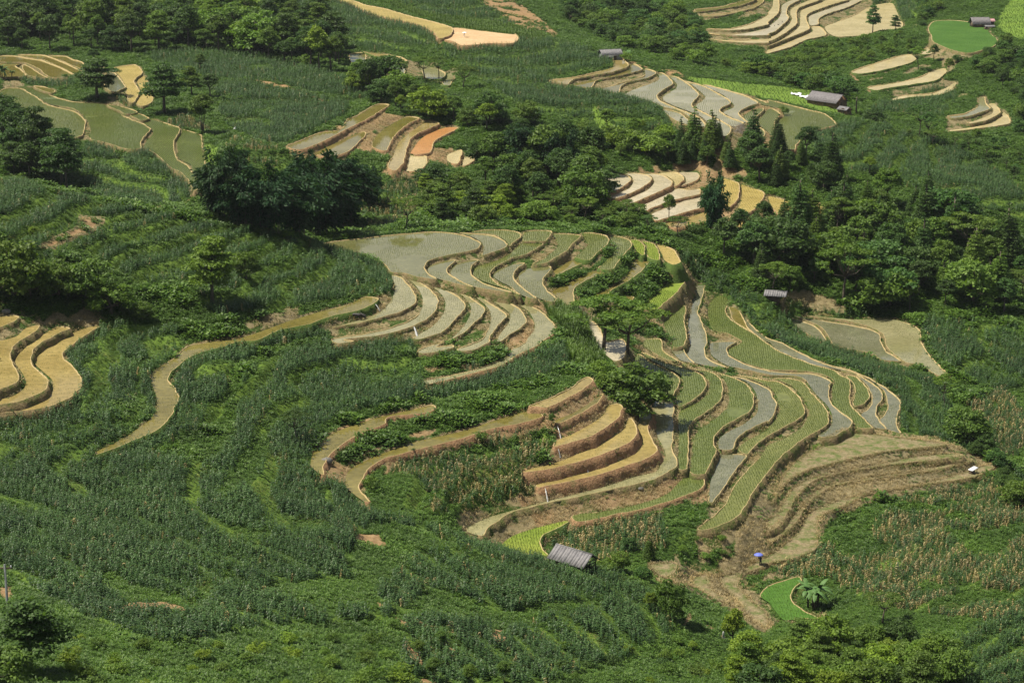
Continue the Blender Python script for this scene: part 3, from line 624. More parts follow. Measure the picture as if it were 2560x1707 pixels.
# ------------------------------------------------------------------ survey: what covers the ground, later entries on top
COVER = [
 ('corn', 'F 0,420 150,450 330,490 520,525 740,562 880,615 895,670 800,685 700,700 500,728 440,650 330,650 300,640 180,570 90,600 0,540'),
 ('corn', 'F 190,340 260,330 330,345 400,385 445,430 440,460 330,475 200,440 190,400'),
 ('corn', 'F 150,770 250,740 400,750 415,790 345,870 355,950 230,1035 0,1000 0,945 60,945 160,900 185,860 160,830'),
 ('corn', 'F 410,850 500,800 740,745 765,790 935,775 965,830 970,910 820,945 740,980 710,1060 800,1120 850,1170 1000,1215 1100,1245 1270,1290 1400,1310 1500,1370 1560,1420 1500,1470 1300,1430 1200,1430 1000,1350 900,1420 600,1440 400,1480 200,1420 100,1360 0,1290 0,970 230,1040 330,1000 400,940'),
 ('corn', 'F 950,1420 1150,1440 1350,1440 1530,1480 1400,1520 1250,1568 950,1568 930,1480'),
 ('corn', 'F 980,880 1100,840 1290,790 1310,830 1180,890 985,912'),
 ('dcorn', 'F 870,1120 900,1060 1000,1030 1250,975 1265,1020 1210,1080 1225,1120 1120,1160 1000,1180 900,1150'),
 ('dcorn', 'F 1270,1240 1320,1205 1560,1170 1595,1215 1580,1240 1500,1270 1400,1290 1290,1270'),
 ('corn', 'F 1560,580 1640,620 1720,680 1800,720 1900,780 2000,820 2130,870 2170,900 2190,960 2250,1040 2352,1130 2352,1090 2250,1050 2100,1000 2060,960 2065,900 2040,890 1960,850 1850,810 1760,770 1690,700 1600,640'),
 ('corn', 'F 2120,730 2200,740 2352,760 2352,880 2300,900 2200,860 2160,830 2130,780'),
 ('corn', 'F 1820,705 1960,722 2100,727 2000,733 1850,725'),
 ('corn', 'F 1860,310 1960,280 2100,310 2250,370 2352,440 2352,500 2200,470 2050,420 1940,385 1870,345'),
 ('corn', 'F 1000,110 1240,90 1400,130 1400,150 1250,180 1330,205 1450,220 1530,260 1540,310 1480,320 1420,300 1300,270 1240,270 1160,220 1050,150'),
 ('corn', 'F 640,0 770,0 880,25 1000,70 1010,100 900,120 830,115 700,40'),
 ('corn', 'F 330,130 450,115 600,130 760,170 850,200 850,230 700,210 520,180 450,180'),
 ('corn', 'F 500,190 600,195 740,225 800,240 780,270 640,330 520,290'),
 ('dcorn', 'F 270,228 380,255 470,290 500,310 640,345 720,370 640,390 480,350 400,290 300,252'),
 ('corn', 'F 40,180 150,175 170,200 90,200'),
 ('corn', 'F 880,0 1060,0 1200,50 1100,60 960,25'),
 ('reed', 'F 850,0 890,0 1000,35 1200,62 1250,85 1240,95 1150,82 1000,50 900,14'),
 ('dcorn', 'F 840,410 900,400 1000,420 1050,440 940,500 860,550 820,540'),
 ('corn', 'F 2150,200 2200,210 2160,270 2050,260 1990,250'),
 ('corn', 'F 2000,0 2100,0 2120,40 2040,45'),
 ('dcorn', 'F 1900,1190 2000,1150 2200,1110 2352,1100 2352,1400 2200,1420 2000,1380 1900,1330 1780,1310 1880,1250'),
 ('corn', 'F 2200,1450 2352,1420 2352,1568 2180,1568'),
 ('dcorn', 'F 2220,930 2300,900 2352,960 2352,1080 2250,1010'),
 ('grass', 'F 1570,175 1700,190 1850,205 1900,230 1960,270 1850,245 1740,220 1640,205'),
 ('grass', 'F 1360,240 1390,270 1440,320 1400,330 1370,290'),
 ('grass', 'F 470,330 500,340 490,390 470,400'),
 ('grass', 'F 2320,0 2352,0 2352,90 2290,60'),
 ('scrub', 'F 350,1040 500,960 530,860 600,800 700,770 740,780 600,830 545,900 540,1000 480,1060'),
 ('scrub', 'F 560,1040 620,990 600,1090 520,1150 500,1130'),
 ('scrub', 'F 850,1200 1000,1230 900,1330 830,1380 800,1300'),
 ('scrub', 'F 600,1350 800,1330 880,1400 700,1400'),
 ('scrub', 'F 250,1310 300,1340 460,1390 450,1410 330,1400 230,1350'),
 ('scrub', 'F 1100,1420 1200,1400 1300,1380 1380,1400 1300,1410 1150,1450'),
 ('reed', 'F 1245,690 1290,695 1330,720 1380,740 1390,800 1370,850 1310,830 1290,760'),
 ('reed', 'F 1440,690 1470,650 1510,600 1545,610 1500,660 1470,700'),
 ('scrub', '21 33,105 42,96 75,86 90,67 94,72 88,82 75,90 50,102 36,110'),
 ('scrub', '21 58,108 70,102 85,95 105,78 112,72 117,78 105,95 90,104 70,117 62,119'),
 ('scrub', '21 86,118 100,108 113,98 128,82 138,84 147,90 146,98 138,108 126,118 115,124 100,113'),
 ('scrub', '12 165,55 190,45 235,43 22 0,40 60,25 75,20 80,30 60,40 30,52 10,57 12 235,58 200,64 170,66'),
 ('scrub', '12 72,104 80,95 118,76 120,71 150,68 200,62 235,58 235,61 200,68 150,80 120,90 90,104 80,112'),
 ('scrub', '12 150,12 180,8 210,8 228,2 230,5 205,17 170,22 152,20'),
 ('dry', 'F 180,488 240,500 232,522 112,572 88,562 175,515'), ('soil', 'F 188,497 225,506 214,520 122,562 104,560 178,522'),
 ('soil', '03 0,67 10,65 9,78 1,78'), ('soil', '03 114,84 125,82 150,82 168,86 165,90 145,88 140,93 132,90 118,90'),
 ('soil', '13 148,97 160,102 176,106 186,115 182,122 184,130 178,130 178,118 165,110 150,105'),
 ('soil', '13 112,83 122,91 128,95 140,103 136,105 125,97 113,88'),
 ('soil', '13 138,122 148,130 153,137 142,134'), ('soil', '13 215,110 230,108 235,115 222,120'),
 ('soil', '13 152,150 165,155 180,157 150,157'),
 ('soil', 'F 1100,0 1180,0 1270,70 1275,80 1190,60 1130,20'),
 ('soil', '20 0,10 15,11 30,20 42,32 36,34 22,23 8,20 0,17'),
 ('soil', '20 90,51 105,54 135,65 160,70 140,66 112,60'),
 ('soil', '13 96,28 92,22 112,20 120,32'),
 ('soil', '23 160,103 165,95 162,94 157,103'), ('soil', '23 177,103 183,104 195,114 193,116 182,109'), ('soil', '23 210,118 225,126 222,128 211,122'),
 ('soil', '01 135,34 160,31 178,22 186,12 188,13 180,24 162,34 140,37'),
 ('soil', '10 -1,72 15,75 40,81 55,88 68,95 66,96 50,88 35,82 10,78'),
 ('soil', '10 35,130 60,122 78,113 82,116 62,125 42,134'),
 ('soil', '30 76,68 82,72 88,80 94,83 92,84 82,77 78,72'),
 ('soil', '30 148,38 152,38 160,44 165,46 162,47 152,43'),
 ('soil', '20 130,66 140,64 150,64 160,71 146,69'),
 ('soil', '12 75,81 90,72 118,67 140,62 150,57 158,57 140,60.5 118,66.5 95,73 78,82'),
 ('dry', 'F 1500,1290 1560,1300 1580,1345 1640,1320 1700,1310 1680,1350 1780,1420 1740,1440 1660,1390 1600,1360 1540,1340'),
 ('dry', 'F 1690,1225 1760,1140 1900,1000 2000,985 2150,1005 2280,1070 2200,1105 2000,1145 1890,1195 1880,1250 1760,1300 1690,1285'),
 ('dry', '20 205,113 216,114 219,122 212,125 206,122'),
 ('grass', '32 40,95 75,88 100,92 75,100 45,105'),
]

# ------------------------------------------------------------------ terrain: one sheet from under the viewpoint to the far hills
rng = np.random.default_rng(11)
NA, NR = 1240, 1420
AZ = np.linspace(R(-22), R(22), NA)
RR = np.exp(np.linspace(math.log(128.0), math.log(1350.0), NR))
LR0, DLR, DAZ = math.log(128.0), (math.log(1350.0) - math.log(128.0)) / (NR - 1), AZ[1] - AZ[0]
X = RR[:, None] * np.sin(AZ)[None, :]
Y = RR[:, None] * np.cos(AZ)[None, :]

fields = []
for z, kind, bank, s in PADDIES:
    p = spline(parse(s))
    x, y = plane_pt(p[:, 0], p[:, 1], z)
    P = np.stack([x, y], 1)
    area = .5 * np.sum(P[:, 0] * np.roll(P[:, 1], -1) - np.roll(P[:, 0], -1) * P[:, 1])
    if area < 0:
        P = P[::-1].copy()
    fields.append(dict(z=z, kind=kind, bank=bank, P=P, area=abs(area)))


def tps(pts, vals, smooth):
    c = pts.mean(0)
    S = 100.0
    A = (pts - c) / S
    d = np.hypot(A[:, None, 0] - A[None, :, 0], A[:, None, 1] - A[None, :, 1])
    K = np.where(d > 0, d * d * np.log(np.maximum(d, 1e-9)), 0) + np.eye(len(A)) * smooth
    P = np.hstack([np.ones((len(A), 1)), A])
    M = np.block([[K, P], [P.T, np.zeros((3, 3))]])
    w = np.linalg.solve(M, np.concatenate([vals, np.zeros(3)]))

    def f(x, y):
        qx, qy = (x - c[0]) / S, (y - c[1]) / S
        out = w[-3] + w[-2] * qx + w[-1] * qy
        for i in range(len(A)):
            r2 = (qx - A[i, 0]) ** 2 + (qy - A[i, 1]) ** 2
            out = out + w[i] * .5 * r2 * np.log(np.maximum(r2, 1e-12))
        return out
    return f


bx, by = plane_pt(BASE[:, 0] * 2560 / 2352, BASE[:, 1] * 2560 / 2352, BASE[:, 2])
ctl = [(a, b, c) for a, b, c in zip(bx, by, BASE[:, 2])]
for f in fields:
    ctl.append((f['P'][:, 0].mean(), f['P'][:, 1].mean(), f['z']))
for a in np.linspace(-20, 20, 7):          # the hills beyond the picture go on rising
    for r_, z in ((1050, 36), (1400, 75)):
        ctl.append((r_ * math.sin(R(a)), r_ * math.cos(R(a)), z))
ctl = np.array(ctl)
base_f = tps(ctl[:, :2], ctl[:, 2], .0015)
cs = 8
ii, jj = np.arange(0, NR + cs, cs), np.arange(0, NA + cs, cs)
rc, ac = np.exp(LR0 + ii * DLR), AZ[0] + jj * DAZ
Zc = base_f(rc[:, None] * np.sin(ac)[None, :], rc[:, None] * np.cos(ac)[None, :])


def upsample(Zc, cs, n, m):
    fi, fj = np.arange(n) / cs, np.arange(m) / cs
    i0, j0 = np.minimum(fi.astype(int), Zc.shape[0] - 2), np.minimum(fj.astype(int), Zc.shape[1] - 2)
    ti, tj = (fi - i0)[:, None], (fj - j0)[None, :]
    a, b = Zc[i0][:, j0], Zc[i0][:, j0 + 1]
    c, d = Zc[i0 + 1][:, j0], Zc[i0 + 1][:, j0 + 1]
    return (a * (1 - tj) + b * tj) * (1 - ti) + (c * (1 - tj) + d * tj) * ti


ZB = upsample(Zc, cs, NR, NA)
ZB += (fbm(X, Y, 14, 3) - .5) * 1.3


def to_grid(P):
    return (np.log(np.hypot(P[:, 0], P[:, 1])) - LR0) / DLR, (np.arctan2(P[:, 0], P[:, 1]) - AZ[0]) / DAZ


def fill(gi, gj, n, m):
    """even-odd fill; returns slices and mask"""
    i0, i1 = max(int(gi.min()), 0), min(int(gi.max()) + 2, n)
    j0, j1 = max(int(gj.min()), 0), min(int(gj.max()) + 2, m)
    if i1 <= i0 or j1 <= j0:
        return None
    ci = np.arange(i0, i1)
    cj = np.arange(j0, j1)[None, :]
    ins = np.zeros((i1 - i0, j1 - j0), bool)
    a, b = gi, gj
    c, d = np.roll(gi, -1), np.roll(gj, -1)
    for k in range(len(a)):
        if a[k] == c[k]:
            continue
        lo, hi = min(a[k], c[k]), max(a[k], c[k])
        r0, r1 = max(int(math.ceil(lo)), i0), min(int(math.ceil(hi)), i1)
        if r1 <= r0:
            continue
        rows = np.arange(r0, r1)
        xs = b[k] + (rows - a[k]) * (d[k] - b[k]) / (c[k] - a[k])
        ins[r0 - i0:r1 - i0] ^= cj >= xs[:, None]
    return slice(i0, i1), slice(j0, j1), ins


FIX = np.zeros((NR, NA), bool)
VAL = np.zeros((NR, NA), np.float32)
OWN = np.full((NR, NA), -1, np.int16)
for k in sorted(range(len(fields)), key=lambda q: fields[q]['z']):
    f = fields[k]
    gi, gj = to_grid(f['P'])
    r_ = fill(gi, gj, NR, NA)
    if r_ is None:
        continue
    si, sj, ins = r_
    VAL[si, sj][ins] = f['z'] - .14
    FIX[si, sj] |= ins
    OWN[si, sj][ins] = k


def relax(fix, val, levels=(8, 4, 2, 1), L=60.0):
    d = None
    n, m = fix.shape
    for s in levels:
        nn, mm = (n + s - 1) // s, (m + s - 1) // s
        if s > 1:
            pf = np.pad(fix.astype(np.float32), ((0, nn * s - n), (0, mm * s - m)))
            pv = np.pad(np.where(fix, val, 0).astype(np.float32), ((0, nn * s - n), (0, mm * s - m)))
            cnt = pf.reshape(nn, s, mm, s).sum((1, 3))
            vv = pv.reshape(nn, s, mm, s).sum((1, 3)) / np.maximum(cnt, 1)
            ff = cnt > (s * s * .3)
        else:
            ff, vv = fix, val.astype(np.float32)
        if d is None:
            d = np.zeros((nn, mm), np.float32)
        else:
            d = np.repeat(np.repeat(d, 2, 0), 2, 1)[:nn, :mm]
        damp = 1 / (1 + 1 / (4 * (L / s) ** 2))
        d[ff] = vv[ff]
        for _ in range(160 if s > 1 else 70):
            p = np.pad(d, 1, mode='edge')
            d = (p[:-2, 1:-1] + p[2:, 1:-1] + p[1:-1, :-2] + p[1:-1, 2:]) * (.25 * damp)
            d[ff] = vv[ff]
    return d


Z = ZB + relax(FIX, VAL - ZB)

def blur(a, n):
    for _ in range(n):
        p = np.pad(a, 1, mode='edge')
        a = (p[:-2, 1:-1] + p[2:, 1:-1] + p[1:-1, :-2] + p[1:-1, 2:] + a) * .2
    return a


def dilate(a, n):
    for _ in range(n):
        p = np.pad(a, 1)
        a = p[:-2, 1:-1] | p[2:, 1:-1] | p[1:-1, :-2] | p[1:-1, 2:] | a
    return a


# cover map, read where each patch of ground is seen from the survey point
MU, MV, MS = 2560 + 800, 1707 + 900, 2.0
COV = np.zeros((int(MV / MS), int(MU / MS)), np.uint8)
CODE = {'scrub': 0, 'corn': 1, 'dcorn': 2, 'reed': 3, 'grass': 4, 'soil': 5, 'dry': 6}
PAINT = np.zeros(COV.shape, bool)
for cl, s in COVER:
    p = spline(parse(s), 3)
    r_ = fill((p[:, 1] + 450) / MS, (p[:, 0] + 400) / MS, *COV.shape)
    if r_:
        COV[r_[0], r_[1]][r_[2]] = CODE[cl]
        PAINT[r_[0], r_[1]][r_[2]] = True
wob = (fbm(X, Y, 2.5, 21) - .5) * 14
U, V = proj(X, Y, Z)
mi = np.clip(((V + wob * .5 + 450) / MS).astype(int), 0, COV.shape[0] - 1)
mj = np.clip(((U + wob + 400) / MS).astype(int), 0, COV.shape[1] - 1)
CLS = COV[mi, mj]
PNT = PAINT[mi, mj]
CLS = np.where((CLS == 5) & (fbm(X, Y, 2.4, 23) < .44), 0, CLS)      # weeds creep over the bare earth


near = dilate(FIX, 9)
run_ = np.full(NA, 99.0)
DIG = np.zeros_like(Z)
veg = (CLS == 1) | (CLS == 2) | (CLS == 0) | (CLS == 3)
for i_ in range(NR - 1, -1, -1):          # metres to the nearest flooded field uphill of each cell
    run_ = np.where(FIX[i_], 0.0, run_ + RR[i_] * DLR)
    DIG[i_] = np.where(FIX[i_], 0, np.clip(1 - run_ / 13.0, 0, 1) * np.clip(run_ / .8, 0, 1))
DIG *= np.where(CLS == 0, .55, 1.15) * veg
Z = Z - blur(DIG, 4) * ~FIX
s0 = np.hypot(np.gradient(Z, axis=0) / np.gradient(RR)[:, None], np.gradient(Z, axis=1) / (RR[:, None] * DAZ))
s0 = np.where(dilate(FIX, 1), 0, s0)
def between(fix, n, ax):
    a, b = fix.copy(), fix.copy()
    for k in range(1, n):
        s = [slice(None)] * 2
        t = [slice(None)] * 2
        s[ax], t[ax] = slice(k, None), slice(None, -k)
        a[tuple(s)] |= fix[tuple(t)]
        b[tuple(t)] |= fix[tuple(s)]
    return a & b


BANK = ((near & (blur(s0, 4) > .34)) | between(FIX, 14, 0) | between(FIX, 18, 1) | dilate(FIX, 2)) & ~FIX & ~(PNT & (CLS != 5) & ~dilate(FIX, 1))
# maize slopes are cut into low benches with weedy edges
cw = blur(((CLS == 1) | (CLS == 2)).astype(np.float32) * ~near, 12)
STEP = 1.7
q = (Z + (fbm(X, Y, 30, 5) - .5) * 1.6) / STEP
fr = q - np.floor(q)
bench = np.floor(q) + np.clip((fr - .30) / .40, 0, 1) ** 2 * (3 - 2 * np.clip((fr - .30) / .40, 0, 1))
Z = Z + cw * (bench - q) * STEP * .9
s0 = blur(np.hypot(np.gradient(ZB, axis=0) / np.gradient(RR)[:, None], np.gradient(ZB, axis=1) / (RR[:, None] * DAZ)), 10)
EDGE = (np.abs(fr - .5) * STEP < np.clip(s0, .02, .3) * (1.4 + 1.6 * (fbm(X, Y, 9, 6) - .5))) & (cw > .3)
rough = (1 - blur(near.astype(np.float32), 3))
Z = Z + rough * ((fbm(X, Y, 3.0, 8) - .5) * .5 + (vnoise(X, Y, .8, 9) - .5) * .12)
Z = np.where(BANK, Z + (fbm(X, Y, 1.4, 31) - .5) * .30 + (vnoise(X, Y, .55, 32) - .5) * .14, Z)
EL = np.arctan2(Z - CAM_Z, RR[:, None] * np.ones((1, NA)))
EMAX = np.maximum.accumulate(EL, axis=0)


def H(x, y):
    gi = np.clip((np.log(np.hypot(x, y)) - LR0) / DLR, 0, NR - 1.001)
    gj = np.clip((np.arctan2(x, y) - AZ[0]) / DAZ, 0, NA - 1.001)
    i, j = np.asarray(gi).astype(int), np.asarray(gj).astype(int)
    ti, tj = gi - i, gj - j
    return (Z[i, j] * (1 - ti) + Z[i + 1, j] * ti) * (1 - tj) + (Z[i, j + 1] * (1 - ti) + Z[i + 1, j + 1] * ti) * tj


def cell(x, y):
    return (np.clip(np.rint((np.log(np.hypot(x, y)) - LR0) / DLR), 0, NR - 1).astype(int),
            np.clip(np.rint((np.arctan2(x, y) - AZ[0]) / DAZ), 0, NA - 1).astype(int))


def ground(u, v):
    """the point of ground sighted at photo pixel (u, v), and its distance"""
    dx, dy, dz = ray(u, v)
    az, el = math.atan2(float(dx), float(dy)), math.atan2(float(dz), math.hypot(float(dx), float(dy)))
    j = int(round((az - AZ[0]) / DAZ))
    j = min(max(j, 0), NA - 1)
    i = min(int(np.searchsorted(EMAX[:, j], el)), NR - 1)
    r_ = RR[i]
    x, y = r_ * math.sin(az), r_ * math.cos(az)
    return x, y, float(H(np.array(x), np.array(y))), math.hypot(r_, CAM_Z - Z[i, j])


def at(s):
    p = parse(s)[0]
    return ground(p[0], p[1])


# terrain mesh
def ground_mat():
    m, n, l, p = nodes('hillside_ground')
    at1 = n.new("ShaderNodeAttribute")
    at1.attribute_name = 'cover_soil'
    at2 = n.new("ShaderNodeAttribute")
    at2.attribute_name = 'cover_dry'
    at3 = n.new("ShaderNodeAttribute")
    at3.attribute_name = 'cover_grass'
    big = noise_node(n, l, .06, 5)
    mid = noise_node(n, l, .9, 6, rough=.75)
    fine = noise_node(n, l, 4.5, 3)
    scrub = ramp(n, l, mid.outputs[0], [(.28, (.018, .036, .008)), (.5, (.034, .066, .013)), (.72, (.062, .098, .022))])
    grass = ramp(n, l, mid.outputs[0], [(.3, (.085, .155, .022)), (.7, (.14, .21, .04))])
    soil = ramp(n, l, mid.outputs[0], [(.3, (.155, .098, .05)), (.55, (.26, .175, .095)), (.75, (.35, .26, .155))])
    dry = ramp(n, l, mid.outputs[0], [(.3, (.095, .098, .042)), (.5, (.175, .145, .082)), (.75, (.29, .245, .15))])

    def soft(a):
        mm = n.new("ShaderNodeMath")
        mm.operation = 'MULTIPLY_ADD'
        l.new(fine.outputs[0], mm.inputs[0])
        mm.inputs[1].default_value = .7
        l.new(a.outputs["Fac"], mm.inputs[2])
        return ramp(n, l, mm.outputs[0], [(.70, (0, 0, 0)), (1.0, (1, 1, 1))])
    c = mixc(n, l, soft(at3), scrub, grass)
    c = mixc(n, l, soft(at2), c, dry)
    c = mixc(n, l, soft(at1), c, soil)
    c = mixc(n, l, 1.0, c, ramp(n, l, big.outputs[0], [(.3, (.85, .88, .9)), (.7, (1.12, 1.08, 1.0))]), 'MULTIPLY')
    l.new(c, p.inputs["Base Color"])
    p.inputs["Roughness"].default_value = .95
    p.inputs["Specular IOR Level"].default_value = .08
    bump(n, l, p, mid.outputs[0], .8, .3)
    return m


idx = np.arange(NR * NA).reshape(NR, NA)
quads = np.stack([idx[:-1, :-1], idx[:-1, 1:], idx[1:, 1:], idx[1:, :-1]], -1).reshape(-1, 4)
tm = bpy.data.meshes.new("terrain")
tm.vertices.add(NR * NA)
tm.vertices.foreach_set("co", np.stack([X, Y, Z], -1).astype(np.float32).ravel())
tm.loops.add(quads.size)
tm.loops.foreach_set("vertex_index", quads.astype(np.int32).ravel())
tm.polygons.add(len(quads))
tm.polygons.foreach_set("loop_start", np.arange(0, quads.size, 4, dtype=np.int32))
tm.polygons.foreach_set("loop_total", np.full(len(quads), 4, np.int32))
tm.update(calc_edges=True)
tm.materials.append(ground_mat())
# what grows or lies where: bare soil, straw, short grass
n1 = fbm(X, Y, 5, 41)
redf = np.array([f['bank'] in ('red', 'soil') for f in fields])
REDB = dilate(FIX & redf[np.maximum(OWN, 0)], 16) & BANK
soil_w = (CLS == 5) * 1.0 + BANK * (.12 + .5 * (n1 - .4)) + REDB * .42 + ((CLS == 1) | (CLS == 2)) * (n1 > .66) * .35
dry_w = (CLS == 6) * .85 + BANK * (.35 + .55 * (fbm(X, Y, 3, 43) > .45)) + (CLS == 2) * .2
grass_w = (CLS == 4) * 1.0 + EDGE * .55 + (CLS == 3) * .4
for nm, w in (('cover_soil', soil_w), ('cover_dry', dry_w), ('cover_grass', grass_w)):
    a = tm.attributes.new(nm, 'FLOAT', 'POINT')
    a.data.foreach_set("value", blur(w.astype(np.float32), 1).ravel())
tag(link("terrain", tm), 'green hillsides of maize benches, scrub and bare earth', 'terrain', kind='structure')

# ------------------------------------------------------------------ flooded fields: a water sheet with a clay bund and bank
BANKM = {'soil': 'bank_soil', 'dry': 'bank_dry', 'green': 'bank_green', 'red': 'bank_red', 'straw': 'bank_dry'}
KW = {'mix': 'olive-green', 'blue': 'sky-reflecting', 'grey': 'grey-green', 'olive': 'olive', 'gold': 'ochre', 'pale': 'pale yellow', 'white': 'pale grey', 'orange': 'orange',
      'green': 'green seedling', 'mid': 'thinly planted', 'lime': 'yellow-green', 'deep': 'deep green nursery', 'field': 'yellow-green', 'soil': 'bare pinkish', 'dry': 'straw-covered dry'}
for f in fields:
    P, z = f['P'], f['z']
    # resample evenly
    seg = np.hypot(*(np.roll(P, -1, 0) - P).T)
    keep = seg > .02
    P = P[keep]
    seg = np.hypot(*(np.roll(P, -1, 0) - P).T)
    L = np.concatenate([[0], np.cumsum(seg)])
    dist = math.hypot(P[:, 0].mean(), P[:, 1].mean())
    st = max(.45, dist * .0016)
    n = max(int(L[-1] / st), 16)
    t = np.linspace(0, L[-1], n, endpoint=False)
    Pc = np.vstack([P, P[:1]])
    Q = np.stack([np.interp(t, L, Pc[:, 0]), np.interp(t, L, Pc[:, 1])], 1)
    f['Q'] = Q
    T = np.roll(Q, -1, 0) - np.roll(Q, 1, 0)
    T /= np.maximum(np.hypot(T[:, 0], T[:, 1])[:, None], 1e-6)
    N = np.stack([T[:, 1], -T[:, 0]], 1)          # outward (polygon runs anticlockwise)
    o = link('rice_paddy' if f['kind'] not in ('soil', 'dry', 'lime', 'field') else 'field',
             new_mesh('paddy', np.column_stack([Q, np.full(n, z)]), [tuple(range(n))], [MAT['p_' + f['kind']]]))
    o['kind'] = 'structure'
    hb = max(.14, dist * .00036)
    wd = max(.12, dist * .00034)

    def outz(d_):
        return H(Q[:, 0] + N[:, 0] * d_, Q[:, 1] + N[:, 1] * d_)
    z1, z2 = outz(1.0), outz(2.0)
    up = np.maximum(np.maximum(z1, z2), np.maximum(outz(.6), outz(3.2) - .1)) - z
    sm = np.clip(1 - (up - .06) / .16, 0, 1)
    drop = np.clip(z - np.minimum(z1, np.minimum(z2, outz(3.0))), 0, 3.5) + .35
    ker = np.ones(5) / 5
    wrap = lambda a: np.convolve(np.concatenate([a[-2:], a, a[:2]]), ker, 'valid')
    sm, drop = wrap(sm), wrap(drop)
    if f['kind'] in ('dry', 'soil', 'deep', 'lime'):
        hb *= .45
    jit = 1 + 1.1 * (fbm(Q[:, 0], Q[:, 1], 1.9, 77) - .5)
    wig = (vnoise(Q[:, 0], Q[:, 1], 2.3, 79) - .5) * .30 + (vnoise(Q[:, 0], Q[:, 1], .8, 80) - .5) * .12
    jit2 = (vnoise(Q[:, 0], Q[:, 1], .9, 78) - .5)
    hh = hb * sm * jit
    run = .48 * drop + .35 * drop * jit2
    rows = []
    for off, hz in ((-wd * .9, -.06 + 0 * hh), (-wd * .45, hh * .9), (wd * .45 * jit, hh), (wd * .45 * jit + run * .45, hh * .3 - drop * .45), (wd * .5 * jit + run, -drop)):
        o_ = np.asarray(off) * np.ones(n) + wig
        rows.append(np.column_stack([Q + N * o_[:, None], z + hz]))
    vv = np.concatenate(rows)
    k5 = np.arange(n)
    nx = (k5 + 1) % n
    fs, mi_ = [], []
    for r_ in range(4):
        a_ = np.stack([r_ * n + k5, (r_ + 1) * n + k5, (r_ + 1) * n + nx, r_ * n + nx], 1)
        vis = sm > .02 if r_ < 2 else (sm > .3)
        vis = vis & vis[nx] if r_ >= 2 else vis
        fs.append(a_[vis])
        mi_.append(np.full(vis.sum(), 0 if r_ < 2 else 1))
    fs = np.concatenate(fs)
    if len(fs):
        b = link('bund', new_mesh('bund', vv, fs, [MAT['bund_straw' if f['kind'] == 'dry' else 'bund'], MAT[BANKM[f['bank']]]], np.concatenate(mi_)), o)

# ------------------------------------------------------------------ plants that nobody could count, scattered with geometry nodes
def leaf_strip(v, f, base, yaw, length, width, rise, droop, seg=3, twist=0):
    c, s = math.cos(yaw), math.sin(yaw)
    o = len(v)
    for i in range(seg + 1):
        t = i / seg
        out = length * (t - .12 * t * t)
        zz = rise * (1 - (1 - t) ** 2) - droop * t * t
        w = width * .5 * (math.sin(math.pi * min(.15 + t * .85, 1)) ** .7 if i < seg else .05)
        cx, cy = base[0] + c * out, base[1] + s * out
        v.append((cx - s * w, cy + c * w, base[2] + zz))
        v.append((cx + s * w, cy - c * w, base[2] + zz + twist * w))
    for i in range(seg):
        a = o + 2 * i
        f.append((a, a + 1, a + 3, a + 2))


def plant_mesh(name, kind, seed):
    r_ = random.Random(seed)
    v, f, mi_ = [], [], []
    if kind in ('corn', 'dcorn'):
        h = r_.uniform(1.45, 1.85)
        mats = [MAT['corn_leaf'], MAT['tassel']] if kind == 'corn' else [MAT['dry_leaf'], MAT['tassel']]
        b = MB().tube([(0, 0, -.1), (.02, 0, h * .5), (0, .03, h)], [.022, .018, .008], 4)
        v += b.v
        f += b.f
        n0 = 9 if kind == 'corn' else 7
        yaw = r_.uniform(0, 6)
        for i in range(n0):
            z = h * (.18 + .78 * i / n0)
            leaf_strip(v, f, (0, 0, z), yaw + math.pi * i + r_.uniform(-.5, .5), r_.uniform(.6, .95) * (1 - .25 * i / n0), .16,
                       r_.uniform(.18, .34), r_.uniform(.25, .6) if kind == 'corn' else r_.uniform(.6, 1.0), 3, .4)
        mi_ = [0] * len(f)
        b = MB()
        for i in range(3):
            a = r_.uniform(0, 6.3)
            b.tube([(0, 0, h), (.07 * math.cos(a), .07 * math.sin(a), h + .22)], [.012, .006], 3)
        o = len(v)
        v += b.v
        f += [tuple(i + o for i in q_) for q_ in b.f]
        mi_ += [1] * (len(f) - len(mi_))
    elif kind in ('tuft', 'reed', 'straw'):
        mats = [MAT['scrub_leaf'] if kind == 'tuft' else MAT['reed_leaf'] if kind == 'reed' else MAT['strawgrass']]
        if kind == 'tuft':
            for i in range(34):
                a, rr_ = r_.uniform(0, 6.3), r_.uniform(0, .42)
                base = (rr_ * math.cos(a), rr_ * math.sin(a), r_.uniform(.05, .5) * (1 - rr_))
                leaf_strip(v, f, base, a + r_.uniform(-.8, .8), r_.uniform(.16, .3), r_.uniform(.10, .17), r_.uniform(.02, .2), r_.uniform(0, .12), 2, r_.uniform(-.6, .6))
        else:
            k = 14 if kind == 'reed' else 12
            hh = 1.3 if kind == 'reed' else .3
            for i in range(k):
                a, rr_ = r_.uniform(0, 6.3), r_.uniform(0, .22)
                leaf_strip(v, f, (rr_ * math.cos(a), rr_ * math.sin(a), 0), a, r_.uniform(.25, .55) * (1 if kind == 'reed' else .6), .07 if kind == 'reed' else .035,
                           hh * r_.uniform(.6, 1.15), hh * r_.uniform(.05, .3), 3)
        mi_ = [0] * len(f)
    elif kind == 'rice':
        mats = [MAT['rice_leaf']]
        for i in range(6):
            a = r_.uniform(0, 6.3)
            leaf_strip(v, f, (r_.uniform(-.05, .05), r_.uniform(-.05, .05), 0), a, r_.uniform(.06, .14), .026, r_.uniform(.26, .40), .02, 2)
        mi_ = [0] * len(f)
    return new_mesh(name, v, f, mats, mi_)


